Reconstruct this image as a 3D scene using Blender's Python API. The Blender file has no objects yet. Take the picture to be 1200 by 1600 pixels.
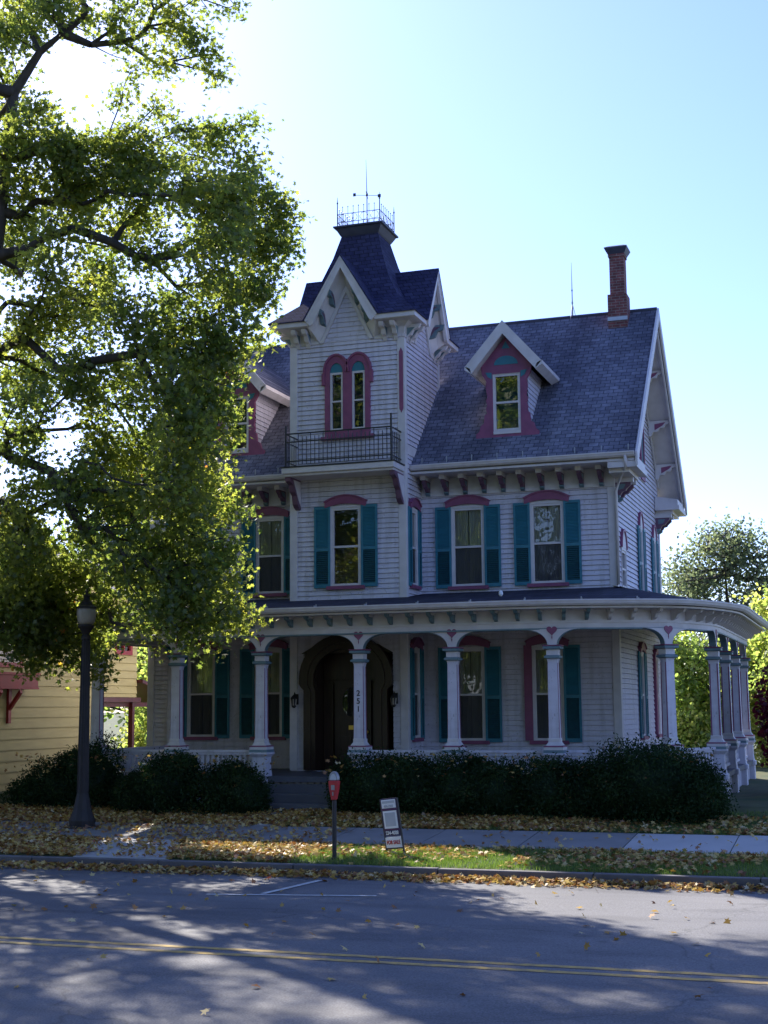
import bpy, bmesh, math, random
import numpy as np
from mathutils import Matrix, Vector
random.seed(7)
R = math.radians
scene = bpy.context.scene
col = scene.collection

# ------------------------------------------------------------------ camera
cam_d = bpy.data.cameras.new("camera")
cam = bpy.data.objects.new("camera", cam_d); col.objects.link(cam)
cam.matrix_world = Matrix(((0.94536949, 0.05315863, 0.32163752, 0), (0.32589224, -0.12864168, -0.93661388, 0),
                           (-0.00841312, 0.99026536, -0.1389379, 2.6), (0, 0, 0, 1)))
cam_d.sensor_fit = 'VERTICAL'; cam_d.sensor_height = 36.0; cam_d.lens = 2184.24 / 1600 * 36
cam_d.clip_start = 0.1; cam_d.clip_end = 3000
scene.camera = cam
# ------------------------------------------------------------------ light
SUN_E = 34.8; SUN_A = 46.0            # elevation; degrees left of +Y
se, sa = R(SUN_E), R(SUN_A)
sun_vec = Vector((-math.sin(sa) * math.cos(se), math.cos(sa) * math.cos(se), math.sin(se)))
w = bpy.data.worlds.new("World"); scene.world = w; w.use_nodes = True
nt = w.node_tree; bgn = nt.nodes['Background']
sky = nt.nodes.new('ShaderNodeTexSky'); sky.sky_type = 'NISHITA'; sky.sun_disc = False
sky.sun_elevation = se; sky.sun_rotation = -sa
sky.air_density = 1.0; sky.dust_density = 0.6; sky.ozone_density = 1.6
tn = nt.nodes.new('ShaderNodeMix'); tn.data_type = 'RGBA'; tn.blend_type = 'MULTIPLY'; tn.inputs[0].default_value = 1
tn.inputs[7].default_value = (.86, .95, 1.42, 1)      # the camera's cool daylight balance
nt.links.new(sky.outputs[0], tn.inputs[6]); nt.links.new(tn.outputs[2], bgn.inputs[0]); bgn.inputs[1].default_value = 0.085
sd = bpy.data.lights.new("sun", 'SUN'); sd.energy = 5.0; sd.angle = R(0.55); sd.color = (1, .93, .82)
so = bpy.data.objects.new("sun", sd); col.objects.link(so)
so.rotation_euler = sun_vec.to_track_quat('Z', 'Y').to_euler(); so.location = (0, 0, 40)
vs = scene.view_settings
vs.view_transform = 'Standard'; vs.look = 'None'; vs.exposure = 1.4; vs.gamma = 1; vs.use_curve_mapping = False

# ------------------------------------------------------------------ materials
MATS = {}
def newmat(name):
    m = bpy.data.materials.new(name); m.use_nodes = True; MATS[name] = m
    return m, m.node_tree, m.node_tree.nodes['Principled BSDF']
def noise_col(nt, c1, c2, scale, detail=4, stretch=None, lo=.35, hi=.65, coord='Object'):
    tc = nt.nodes.new('ShaderNodeTexCoord'); mp = nt.nodes.new('ShaderNodeMapping')
    if stretch: mp.inputs['Scale'].default_value = stretch
    nt.links.new(tc.outputs[coord], mp.inputs[0])
    n = nt.nodes.new('ShaderNodeTexNoise'); n.inputs['Scale'].default_value = scale; n.inputs['Detail'].default_value = detail
    nt.links.new(mp.outputs[0], n.inputs[0])
    r = nt.nodes.new('ShaderNodeValToRGB'); e = r.color_ramp.elements
    e[0].position = lo; e[0].color = (*c1, 1); e[1].position = hi; e[1].color = (*c2, 1)
    nt.links.new(n.outputs['Fac'], r.inputs[0])
    return r.outputs[0], n.outputs['Fac'], mp
def bump(nt, fac, p, strength=.3, dist=.01):
    b = nt.nodes.new('ShaderNodeBump'); b.inputs['Strength'].default_value = strength; b.inputs['Distance'].default_value = dist
    nt.links.new(fac, b.inputs['Height']); nt.links.new(b.outputs[0], p.inputs['Normal'])
def mix(nt, a, b, fac, mode='MIX'):
    m = nt.nodes.new('ShaderNodeMix'); m.data_type = 'RGBA'; m.blend_type = mode
    for s, v in ((m.inputs[6], a), (m.inputs[7], b), (m.inputs[0], fac)):
        if hasattr(v, 'node'): nt.links.new(v, s)
        else: s.default_value = v if not isinstance(v, tuple) else (*v, 1)
    return m.outputs[2]
def simple(name, c1, c2=None, scale=3, rough=.6, stretch=None, bs=.15, metal=0, lo=.3, hi=.7, bd=.004):
    m, nt, p = newmat(name)
    o, f, mp = noise_col(nt, c1, c2 or tuple(x * .8 for x in c1), scale, 6, stretch, lo, hi)
    nt.links.new(o, p.inputs['Base Color']); p.inputs['Roughness'].default_value = rough; p.inputs['Metallic'].default_value = metal
    if bs: bump(nt, f, p, bs, bd)
    return m
m_ = simple('siding', (.64, .61, .68), (.54, .51, .57), 2.2, .55, (1, 1, 3), lo=.25, hi=.8)
nt = m_.node_tree; p_ = nt.nodes['Principled BSDF']; src = p_.inputs['Base Color'].links[0].from_socket
st, _, _ = noise_col(nt, (.70, .69, .66), (1.04, 1.04, 1.04), 5, 5, (1.3, 1.3, .12), .34, .52)      # rain streaks and grime
ch_, _, _ = noise_col(nt, (.62, .60, .57), (1, 1, 1), 26, 3, (1, 1, .5), .30, .36)                   # chipped paint
nt.links.new(mix(nt, mix(nt, src, st, .55, 'MULTIPLY'), ch_, .8, 'MULTIPLY'), p_.inputs['Base Color'])
simple('white_trim', (.68, .64, .64), (.52, .48, .48), 3.5, .5, lo=.25, hi=.85)
simple('teal', (.035, .205, .27), (.025, .155, .215), 4, .5)
simple('mauve', (.27, .075, .155), (.20, .055, .12), 4, .5)
simple('shade_teal', (.012, .09, .115), (.008, .06, .08), 8, .6)  # teal darkened to put louvre shade in the colour; also backs windows
simple('iron', (.018, .018, .022), (.03, .028, .03), 12, .5)
simple('lamp_iron', (.024, .019, .019), (.012, .010, .011), 6, .65)
simple('door_wood', (.032, .014, .010), (.016, .007, .005), 3, .35, (6, 6, .6))
simple('brass', (.75, .55, .15), (.6, .42, .1), 20, .3, metal=1, bs=0)
simple('concrete', (.24, .23, .225), (.16, .155, .15), 1.3, .9, lo=.2, hi=.8)
simple('kerb_stone', (.15, .14, .145), (.09, .083, .088), 3, .9, bs=.4)
simple('porch_floor', (.11, .115, .14), (.075, .08, .10), 2, .6)
simple('porch_ceiling', (.30, .28, .25), (.24, .22, .2), 2, .6)
simple('mauve_grey', (.17, .085, .14), (.12, .06, .10), 4, .5)
simple('teal_trim', (.16, .24, .27), (.11, .18, .21), 4, .5)
simple('yellow_siding', (.47, .41, .17), (.39, .33, .135), 1.2, .65, (1, 1, 4))
simple('red_paint', (.28, .015, .016), (.20, .010, .012), 3, .5)
simple('dark_red', (.09, .010, .012), (.06, .007, .009), 3, .5)
simple('meter_red', (.5, .03, .04), (.42, .02, .03), 6, .35)
simple('meter_grey', (.35, .36, .38), (.25, .26, .28), 6, .3, metal=.3)
simple('sign_blue', (.02, .02, .09), None, 6, .4, bs=0)
simple('sign_purple', (.12, .01, .10), None, 6, .4, bs=0)
simple('sign_white', (.86, .86, .86), (.80, .80, .80), 6, .4, bs=0)
simple('sign_grey', (.42, .45, .50), (.50, .52, .55), 6, .4, bs=0)
simple('sign_red', (.55, .03, .05), None, 6, .4, bs=0)
simple('globe', (.38, .34, .29), (.30, .27, .23), 5, .35, bs=0)
simple('line_yellow', (.48, .31, .08), (.20, .155, .09), 7, .8, lo=.42, hi=.66)
simple('line_white', (.55, .55, .55), (.33, .33, .33), 7, .8, lo=.35, hi=.7)
simple('bark', (.075, .06, .05), (.035, .028, .024), 6, .9, (1, 1, .3), bs=.8, bd=.03)
simple('twig', (.06, .05, .04), (.03, .025, .02), 6, .9)
simple('ridge_metal', (.05, .055, .09), (.035, .04, .07), 5, .5)
simple('tv_metal', (.45, .46, .48), None, 5, .4, metal=.6, bs=0)
simple('dirt', (.10, .075, .05), (.06, .045, .03), 2, 1, bs=.5, bd=.03)
simple('foundation', (.25, .24, .24), (.16, .155, .15), 3, .9, bs=.5, bd=.02)

def shingle(name, c1, c2, mortar, streak=.5, scale=1.0):
    m, nt, p = newmat(name)
    tc = nt.nodes.new('ShaderNodeTexCoord')
    sep = nt.nodes.new('ShaderNodeSeparateXYZ'); nt.links.new(tc.outputs['Object'], sep.inputs[0])
    # course coordinate runs with height, across coordinate with x+y: works on every slope of the roof
    add = nt.nodes.new('ShaderNodeMath'); add.operation = 'ADD'
    nt.links.new(sep.outputs[0], add.inputs[0])
    ym = nt.nodes.new('ShaderNodeMath'); ym.operation = 'MULTIPLY'; ym.inputs[1].default_value = .001 if name != 'tower_shingle' else 1.0
    nt.links.new(sep.outputs[1], ym.inputs[0]); nt.links.new(ym.outputs[0], add.inputs[1])
    cmb = nt.nodes.new('ShaderNodeCombineXYZ')
    zm = nt.nodes.new('ShaderNodeMath'); zm.operation = 'MULTIPLY'; zm.inputs[1].default_value = 1.41
    nt.links.new(sep.outputs[2], zm.inputs[0])
    nt.links.new(add.outputs[0], cmb.inputs[0]); nt.links.new(zm.outputs[0], cmb.inputs[1])
    br = nt.nodes.new('ShaderNodeTexBrick'); br.offset = .5
    br.inputs['Scale'].default_value = scale; br.inputs['Brick Width'].default_value = .24; br.inputs['Row Height'].default_value = .15
    br.inputs['Mortar Size'].default_value = .012; br.inputs['Mortar Smooth'].default_value = .4; br.inputs['Bias'].default_value = 0
    br.inputs['Color1'].default_value = (*c1, 1); br.inputs['Color2'].default_value = (*c2, 1); br.inputs['Mortar'].default_value = (*mortar, 1)
    nt.links.new(cmb.outputs[0], br.inputs[0])
    n1, f1, _ = noise_col(nt, (.45, .45, .47), (1.35, 1.35, 1.3), 1.1, 5, (1, .25, .25), .35, .7)
    n2, f2, _ = noise_col(nt, (.7, .72, .7), (1.25, 1.25, 1.28), 9, 3, None, .3, .7)
    c = mix(nt, br.outputs[0], n1, streak, 'MULTIPLY'); c = mix(nt, c, n2, .7, 'MULTIPLY')
    nt.links.new(c, p.inputs['Base Color']); p.inputs['Roughness'].default_value = .9; p.inputs['Specular IOR Level'].default_value = .15
    bump(nt, br.outputs['Fac'], p, -.6, .012)
    return m
shingle('roof_shingle', (.20, .20, .25), (.125, .125, .165), (.06, .06, .085), .75)
shingle('tower_shingle', (.055, .055, .12), (.035, .035, .085), (.02, .02, .035), .5)
shingle('porch_shingle', (.05, .05, .075), (.03, .03, .05), (.02, .02, .025), .4)
def brick():
    m, nt, p = newmat('brick')
    tc = nt.nodes.new('ShaderNodeTexCoord'); sep = nt.nodes.new('ShaderNodeSeparateXYZ'); nt.links.new(tc.outputs['Object'], sep.inputs[0])
    add = nt.nodes.new('ShaderNodeMath'); nt.links.new(sep.outputs[0], add.inputs[0]); nt.links.new(sep.outputs[1], add.inputs[1])
    cmb = nt.nodes.new('ShaderNodeCombineXYZ'); nt.links.new(add.outputs[0], cmb.inputs[0]); nt.links.new(sep.outputs[2], cmb.inputs[1])
    br = nt.nodes.new('ShaderNodeTexBrick'); br.inputs['Scale'].default_value = 1
    br.inputs['Brick Width'].default_value = .21; br.inputs['Row Height'].default_value = .075; br.inputs['Mortar Size'].default_value = .008
    br.inputs['Color1'].default_value = (.24, .075, .07, 1); br.inputs['Color2'].default_value = (.15, .05, .05, 1); br.inputs['Mortar'].default_value = (.25, .2, .18, 1)
    nt.links.new(cmb.outputs[0], br.inputs[0])
    n1, f1, _ = noise_col(nt, (.5, .5, .5), (1.2, 1.2, 1.2), 5)
    nt.links.new(mix(nt, br.outputs[0], n1, .7, 'MULTIPLY'), p.inputs['Base Color']); p.inputs['Roughness'].default_value = .9
    bump(nt, br.outputs['Fac'], p, -.5, .01)
brick()
def asphalt():
    m, nt, p = newmat('asphalt')
    a, f, _ = noise_col(nt, (.095, .096, .108), (.140, .138, .146), .35, 6, None, .3, .7)
    b, f2, _ = noise_col(nt, (.55, .55, .55), (1.5, 1.5, 1.5), 55, 2, None, .3, .7)
    c = mix(nt, a, b, .8, 'MULTIPLY')
    # thin cracks
    tc = nt.nodes.new('ShaderNodeTexCoord'); v = nt.nodes.new('ShaderNodeTexVoronoi'); v.feature = 'DISTANCE_TO_EDGE'; v.inputs['Scale'].default_value = .22
    nz = nt.nodes.new('ShaderNodeTexNoise'); nz.inputs['Scale'].default_value = 1.2; nt.links.new(tc.outputs['Object'], nz.inputs[0])
    vm = nt.nodes.new('ShaderNodeVectorMath'); vm.operation = 'ADD'; nt.links.new(tc.outputs['Object'], vm.inputs[0]); nt.links.new(nz.outputs['Color'], vm.inputs[1])
    nt.links.new(vm.outputs[0], v.inputs[0])
    r = nt.nodes.new('ShaderNodeValToRGB'); r.color_ramp.elements[0].color = (.45, .45, .45, 1); r.color_ramp.elements[1].color = (1, 1, 1, 1); r.color_ramp.elements[1].position = .005
    nt.links.new(v.outputs[0], r.inputs[0])
    c = mix(nt, c, r.outputs[0], .7, 'MULTIPLY')
    oil, _, _ = noise_col(nt, (.62, .62, .64), (1, 1, 1), .9, 4, (.5, 1.6, 1), .36, .5); c = mix(nt, c, oil, .6, 'MULTIPLY')
    pt, _, _ = noise_col(nt, (1.0, 1.0, 1.0), (.86, .86, .88), .14, 1, (.6, 1.2, 1), .50, .505); c = mix(nt, c, pt, 1.0, 'MULTIPLY')
    nt.links.new(c, p.inputs['Base Color']); p.inputs['Roughness'].default_value = .85
    bump(nt, f2, p, .5, .006)
asphalt()
def ground_mat():
    m, nt, p = newmat('lawn')
    a, f, _ = noise_col(nt, (.028, .055, .014), (.06, .10, .022), 3, 6)
    b, f2, _ = noise_col(nt, (.10, .065, .03), (.02, .04, .01), .8, 5, None, .42, .6)
    nt.links.new(mix(nt, a, b, f2), p.inputs['Base Color']); p.inputs['Roughness'].default_value = 1
    bump(nt, f, p, .6, .03)
ground_mat()
def leafmat(name, ramp, trans, tfac=.45, gloss=.08):
    m = bpy.data.materials.new(name); m.use_nodes = True; MATS[name] = m; nt = m.node_tree
    nt.nodes.clear()
    out = nt.nodes.new('ShaderNodeOutputMaterial')
    at = nt.nodes.new('ShaderNodeAttribute'); at.attribute_name = 'tint'
    r = nt.nodes.new('ShaderNodeValToRGB'); e = r.color_ramp.elements
    while len(e) < len(ramp): e.new(.5)
    for i, (pos, c) in enumerate(ramp): e[i].position = pos; e[i].color = (*c, 1)
    nt.links.new(at.outputs['Fac'], r.inputs[0])
    d = nt.nodes.new('ShaderNodeBsdfDiffuse'); nt.links.new(r.outputs[0], d.inputs[0])
    t = nt.nodes.new('ShaderNodeBsdfTranslucent'); nt.links.new(mix(nt, r.outputs[0], trans, 1.0, 'MULTIPLY'), t.inputs[0])
    g = nt.nodes.new('ShaderNodeBsdfGlossy'); g.inputs['Roughness'].default_value = .45; g.inputs[0].default_value = (.8, .8, .8, 1)
    m1 = nt.nodes.new('ShaderNodeMixShader'); m1.inputs[0].default_value = tfac
    nt.links.new(d.outputs[0], m1.inputs[1]); nt.links.new(t.outputs[0], m1.inputs[2])
    m2 = nt.nodes.new('ShaderNodeMixShader'); m2.inputs[0].default_value = gloss
    nt.links.new(m1.outputs[0], m2.inputs[1]); nt.links.new(g.outputs[0], m2.inputs[2])
    nt.links.new(m2.outputs[0], out.inputs[0])
G = [(0, (.052, .08, .022)), (.45, (.10, .122, .034)), (.78, (.15, .17, .035)), (.96, (.25, .21, .04)), (1, (.30, .12, .03))]
leafmat('maple_leaf', G, (4.0, 3.8, 2.2), .6, .04)
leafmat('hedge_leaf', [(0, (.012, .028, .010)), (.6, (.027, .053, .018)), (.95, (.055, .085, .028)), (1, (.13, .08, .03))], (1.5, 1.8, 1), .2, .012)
leafmat('far_leaf', [(0, (.07, .11, .035)), (.6, (.14, .19, .055)), (1, (.26, .26, .08))], (3.2, 3.2, 2.2), .6, .03)
leafmat('pale_leaf', [(0, (.09, .12, .06)), (.6, (.15, .18, .09)), (1, (.24, .24, .12))], (2.0, 2.0, 1.9), .5, .03)
leafmat('red_leaf', [(0, (.08, .006, .016)), (1, (.17, .010, .026))], (2.2, 1.2, 1.6), .4, .04)
leafmat('litter', [(0, (.16, .07, .03)), (.25, (.30, .13, .04)), (.5, (.46, .29, .07)), (.72, (.60, .44, .14)), (.90, (.62, .52, .33)), (1, (.36, .05, .03))], (1, 1, .8), .25, .05)
leafmat('grass_blade', [(0, (.05, .10, .02)), (1, (.16, .21, .05))], (2, 2.2, 1.2), .35, .04)
def glass():
    m = bpy.data.materials.new('glass'); m.use_nodes = True; MATS['glass'] = m; nt = m.node_tree; nt.nodes.clear()
    out = nt.nodes.new('ShaderNodeOutputMaterial'); t = nt.nodes.new('ShaderNodeBsdfTransparent'); t.inputs[0].default_value = (.78, .82, .84, 1)
    g = nt.nodes.new('ShaderNodeBsdfGlossy'); g.inputs['Roughness'].default_value = .01
    tc = nt.nodes.new('ShaderNodeTexCoord'); nz = nt.nodes.new('ShaderNodeTexNoise'); nz.inputs['Scale'].default_value = 2.2; nt.links.new(tc.outputs['Object'], nz.inputs[0])
    b = nt.nodes.new('ShaderNodeBump'); b.inputs['Strength'].default_value = .12; b.inputs['Distance'].default_value = .03; nt.links.new(nz.outputs[0], b.inputs['Height']); nt.links.new(b.outputs[0], g.inputs['Normal'])
    f = nt.nodes.new('ShaderNodeFresnel'); f.inputs[0].default_value = 1.5
    a = nt.nodes.new('ShaderNodeMath'); a.operation = 'MULTIPLY_ADD'; a.inputs[1].default_value = 1.3; a.inputs[2].default_value = .05; a.use_clamp = True
    nt.links.new(f.outputs[0], a.inputs[0])
    ms = nt.nodes.new('ShaderNodeMixShader'); nt.links.new(a.outputs[0], ms.inputs[0]); nt.links.new(t.outputs[0], ms.inputs[1]); nt.links.new(g.outputs[0], ms.inputs[2])
    nt.links.new(ms.outputs[0], out.inputs[0])
glass()
simple('curtain', (.80, .77, .68), (.60, .57, .50), 3, .9, (6, 6, .5), bs=.3)
simple('insect_screen', (.035, .035, .045), (.05, .05, .06), 6, .7)

# ------------------------------------------------------------------ mesh helpers
WORLD = {}
def tag(o, label=None, cat=None, group=None, kind=None):
    if label: o['label'] = label
    if cat: o['category'] = cat
    if group: o['group'] = group
    if kind: o['kind'] = kind
    return o
def empty(name, loc, label, cat, group=None):
    o = bpy.data.objects.new(name, None); col.objects.link(o); o.location = loc; o.empty_display_size = .3
    WORLD[o.name] = Vector(loc)
    return tag(o, label, cat, group)
def link_mesh(name, me, parent=None, origin=None):
    o = bpy.data.objects.new(name, me); col.objects.link(o)
    wl = Vector(origin) if origin is not None else Vector((0, 0, 0))
    WORLD[o.name] = wl
    if parent: o.parent = parent; o.location = wl - WORLD[parent.name]
    else: o.location = wl
    return o
class Frame:
    def __init__(s, o=(0, 0, 0), u=(1, 0, 0), n=(0, 1, 0)): s.o = Vector(o); s.u = Vector(u); s.n = Vector(n)
    def __call__(s, u, d, z): return s.o + s.u * u + s.n * d + Vector((0, 0, z))
WF = Frame()
class MB:
    def __init__(s, F=WF): s.F = F; s.v = []; s.f = []; s.m = []
    def add(s, pts, faces, m=0):
        b = len(s.v); s.v += [s.F(*p) for p in pts]
        for f in faces: s.f.append([b + i for i in f]); s.m.append(m)
    def box(s, u0, u1, d0, d1, z0, z1, m=0):
        p = [(u, d, z) for z in (z0, z1) for d in (d0, d1) for u in (u0, u1)]
        s.add(p, [(0, 1, 3, 2), (4, 6, 7, 5), (0, 4, 5, 1), (1, 5, 7, 3), (3, 7, 6, 2), (2, 6, 4, 0)], m)
    def prism(s, a, b, m=0):           # a, b: matching loops of 3d points
        n = len(a); s.add(list(a) + list(b), [tuple(range(n)), tuple(range(n, 2 * n))] + [(i, (i + 1) % n, n + (i + 1) % n, n + i) for i in range(n)], m)
    def uz(s, pts, d0, d1, m=0): s.prism([(u, d0, z) for u, z in pts], [(u, d1, z) for u, z in pts], m)
    def dz(s, pts, u0, u1, m=0): s.prism([(u0, d, z) for d, z in pts], [(u1, d, z) for d, z in pts], m)
    def ud(s, pts, z0, z1, m=0): s.prism([(u, d, z0) for u, d in pts], [(u, d, z1) for u, d in pts], m)
    def ring(s, outer, inner, d0, d1, m=0, closed=True):   # band between two loops in the u,z plane
        n = len(outer); P = [(u, d, z) for d in (d0, d1) for L in (outer, inner) for u, z in L]; F_ = []
        for i in range(n if closed else n - 1):
            j = (i + 1) % n
            F_ += [(i, j, n + j, n + i), (2 * n + i, 2 * n + j, 3 * n + j, 3 * n + i), (i, j, 2 * n + j, 2 * n + i), (n + i, n + j, 3 * n + j, 3 * n + i)]
        if not closed: F_ += [(0, n, 3 * n, 2 * n), (n - 1, 2 * n - 1, 4 * n - 1, 3 * n - 1)]
        s.add(P, F_, m)
    def tube(s, pts, r, n=6, m=0):
        P = [s.F(*p) for p in pts]; b = len(s.v); rs = r if isinstance(r, (list, tuple)) else [r] * len(P)
        for i, p in enumerate(P):
            t = (P[min(i + 1, len(P) - 1)] - P[max(i - 1, 0)]).normalized()
            a = t.orthogonal().normalized() if abs(t.z) < .9 else Vector((1, 0, 0)); a = (a - t * a.dot(t)).normalized(); c = t.cross(a)
            for k in range(n):
                th = 2 * math.pi * k / n; s.v.append(p + (a * math.cos(th) + c * math.sin(th)) * rs[i])
        for i in range(len(P) - 1):
            for k in range(n):
                k2 = (k + 1) % n; s.f.append([b + i * n + k, b + i * n + k2, b + (i + 1) * n + k2, b + (i + 1) * n + k]); s.m.append(m)
        s.f.append([b + k for k in range(n)]); s.m.append(m); e = b + (len(P) - 1) * n; s.f.append([e + k for k in range(n)]); s.m.append(m)
    def lathe(s, u, d, prof, n=12, m=0, rot=0):
        pts = []; F_ = []
        for r, z in prof:
            for k in range(n):
                th = 2 * math.pi * k / n + rot; pts.append((u + r * math.cos(th), d + r * math.sin(th), z))
        for i in range(len(prof) - 1):
            for k in range(n):
                k2 = (k + 1) % n; F_.append((i * n + k, i * n + k2, (i + 1) * n + k2, (i + 1) * n + k))
        F_ += [tuple(range(n)), tuple(range((len(prof) - 1) * n, len(prof) * n))]
        s.add(pts, F_, m)
    def sq(s, u, d, prof, m=0, rot=math.pi / 4):   # square lathe, half-width r
        s.lathe(u, d, [(r * math.sqrt(2), z) for r, z in prof], 4, m, rot)
    def build(s, name, mats, parent=None, smooth=False, recalc=True, bevel=0):
        if not isinstance(mats, (list, tuple)): mats = [mats]
        c = sum(s.v, Vector()) / len(s.v)
        me = bpy.data.meshes.new(name); me.from_pydata([v - c for v in s.v], [], s.f)
        for m in mats: me.materials.append(MATS[m])
        me.polygons.foreach_set('material_index', s.m)
        if recalc:
            bm = bmesh.new(); bm.from_mesh(me); bmesh.ops.recalc_face_normals(bm, faces=bm.faces)
            if bevel: bmesh.ops.bevel(bm, geom=bm.edges[:], offset=bevel, segments=1, affect='EDGES')
            bm.to_mesh(me); bm.free()
        if smooth: me.polygons.foreach_set('use_smooth', [True] * len(me.polygons))
        me.update()
        return link_mesh(name, me, parent, c)
def arc(cx, cz, rx, rz, a0, a1, n): return [(cx + rx * math.cos(R(a0 + (a1 - a0) * i / n)), cz + rz * math.sin(R(a0 + (a1 - a0) * i / n))) for i in range(n + 1)]
def text_mesh(name, txt, size, M, mat, parent, sx=1, ext=.004):
    cu = bpy.data.curves.new(name, 'FONT'); cu.body = txt; cu.size = size; cu.align_x = 'CENTER'; cu.align_y = 'CENTER'; cu.extrude = ext; cu.offset = .002
    t = bpy.data.objects.new('tmp', cu); col.objects.link(t)
    bpy.context.view_layer.update()
    me = bpy.data.meshes.new_from_object(t.evaluated_get(bpy.context.evaluated_depsgraph_get()))
    bpy.data.objects.remove(t); me.transform(M @ Matrix.Diagonal((sx, 1, 1, 1))); me.name = name
    me.materials.clear(); me.materials.append(MATS[mat])
    c = sum((v.co for v in me.vertices), Vector()) / len(me.vertices); me.transform(Matrix.Translation(-c))
    return link_mesh(name, me, parent, c)

# ------------------------------------------------------------------ foliage
LEAF5 = np.array([(0, -.55), (.16, -.1), (.5, -.18), (.3, .12), (.42, .42), (.14, .32), (0, .62), (-.14, .32), (-.42, .42), (-.3, .12), (-.5, -.18), (-.16, -.1)])
LEAF4 = np.array([(0, -.5), (.22, 0), (0, .55), (-.22, 0)])
LEAF6 = np.array([(0, -.5), (.35, -.2), (.38, .25), (0, .6), (-.38, .25), (-.35, -.2)])
def leaves_mesh(name, P, size, mat, parent=None, shape=LEAF5, seed=1, droop=.3, flat=0, tint=None, extra=None, origin=None):
    rg = np.random.default_rng(seed); n = len(P)
    nrm = rg.normal(size=(n, 3)); nrm[:, 2] = np.abs(nrm[:, 2]) * (1 + flat) + droop * .5; nrm /= np.linalg.norm(nrm, axis=1)[:, None]
    a = rg.normal(size=(n, 3)); a -= (a * nrm).sum(1)[:, None] * nrm; a /= np.linalg.norm(a, axis=1)[:, None]; b = np.cross(nrm, a)
    s = size * rg.uniform(.65, 1.25, n)
    k = len(shape)
    V = P[:, None, :] + s[:, None, None] * (shape[None, :, 0, None] * a[:, None, :] + shape[None, :, 1, None] * b[:, None, :])
    bend = (shape[:, 0] ** 2) * .5
    V += -s[:, None, None] * bend[None, :, None] * nrm[:, None, :]
    V = V.reshape(-1, 3)
    if origin is None: origin = P.mean(0)
    V = V - origin
    me = bpy.data.meshes.new(name)
    ev, ef = (extra if extra else ([], []))
    nv = len(V) + len(ev); me.vertices.add(nv)
    allv = np.concatenate([V, (np.array(ev) - origin).reshape(-1, 3)]) if len(ev) else V
    me.vertices.foreach_set('co', allv.ravel())
    nl = n * k + sum(len(f) for f in ef); me.loops.add(nl)
    li = np.concatenate([np.arange(n * k), np.array([i + n * k for f in ef for i in f], dtype=int)]) if ef else np.arange(n * k)
    me.loops.foreach_set('vertex_index', li.astype(np.int32))
    me.polygons.add(n + len(ef)); ls = list(np.arange(n) * k); c = n * k
    for f in ef: ls.append(c); c += len(f)
    me.polygons.foreach_set('loop_start', np.array(ls, dtype=np.int32))
    me.update(calc_edges=True)
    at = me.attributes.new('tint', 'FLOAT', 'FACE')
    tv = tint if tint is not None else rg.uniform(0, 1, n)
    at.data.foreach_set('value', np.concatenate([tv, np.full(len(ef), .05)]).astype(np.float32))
    me.materials.append(MATS[mat])
    return link_mesh(name, me, parent, origin)
def skeleton(trunk, attract, seed, step=.5, r_tip=.007, power=.47, alpha=.35):
    rg = np.random.default_rng(seed)
    nodes = [np.array(t[:3], float) for t in trunk]; par = [-1] + list(range(len(trunk) - 1)); plen = [0.]
    for i in range(1, len(nodes)): plen.append(plen[-1] + .0)
    start = max(1, int(len(trunk) * .35)); A = np.array(attract); root = nodes[start]
    order = np.argsort(np.linalg.norm(A - root, axis=1)); tips = []
    N = np.array(nodes); 
    cap = len(nodes) + len(A) * 14; buf = np.zeros((cap, 3)); pl = np.zeros(cap); buf[:len(nodes)] = N; pl[:len(nodes)] = plen; cnt = len(nodes)
    for i in order:
        a = A[i]; d = np.linalg.norm(buf[start:cnt] - a, axis=1) + alpha * pl[start:cnt]
        # discourage branches that run straight down
        d = d + .25 * np.maximum(0, buf[start:cnt, 2] - a[2])
        j = int(np.argmin(d)) + start; p0 = buf[j]; L = np.linalg.norm(a - p0); k = min(12, max(1, int(L / step)))
        prev = j; bend = rg.normal(size=3) * .09 * L
        for t in range(1, k + 1):
            f = t / k; q = p0 + (a - p0) * f + bend * math.sin(math.pi * f) + rg.normal(size=3) * .03
            if t == k: q = a
            buf[cnt] = q; pl[cnt] = pl[prev] + L / k; par.append(prev); prev = cnt; cnt += 1
        tips.append(prev)
    par = np.array(par); w = np.zeros(cnt); w[tips] += 1
    for i in range(cnt - 1, 0, -1): w[par[i]] += w[i]
    rad = r_tip * np.maximum(w, 1) ** power
    return buf[:cnt], par, rad
def limbs(name, nodes, par, rad, mat, parent, trunk_r=None, rmin=0, n=6, thin=False):
    V = []; F_ = []
    for i in range(1, len(nodes)):
        j = par[i]; r1 = rad[i]; r0 = min(rad[j], rad[i] * 1.6)
        if trunk_r and i < len(trunk_r): r1 = trunk_r[i]; r0 = trunk_r[j]
        p0, p1 = nodes[j], nodes[i]; t = p1 - p0; L = np.linalg.norm(t)
        if L < 1e-5: continue
        t /= L; a = np.cross(t, (0.3, .9, .1)); a /= np.linalg.norm(a) + 1e-9; c = np.cross(t, a); kk = n if r1 > .02 else 4
        b = len(V)
        for p, r in ((p0, r0), (p1, r1)):
            for k in range(kk):
                th = 2 * math.pi * k / kk; V.append(p + (a * math.cos(th) + c * math.sin(th)) * r)
        for k in range(kk): F_.append((b + k, b + (k + 1) % kk, b + kk + (k + 1) % kk, b + kk + k))
    o = Vector(nodes[0]); me = bpy.data.meshes.new(name); me.from_pydata([Vector(v) - o for v in V], [], F_); me.materials.append(MATS[mat])
    me.polygons.foreach_set('use_smooth', [True] * len(me.polygons))
    return link_mesh(name, me, parent, o)
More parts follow.
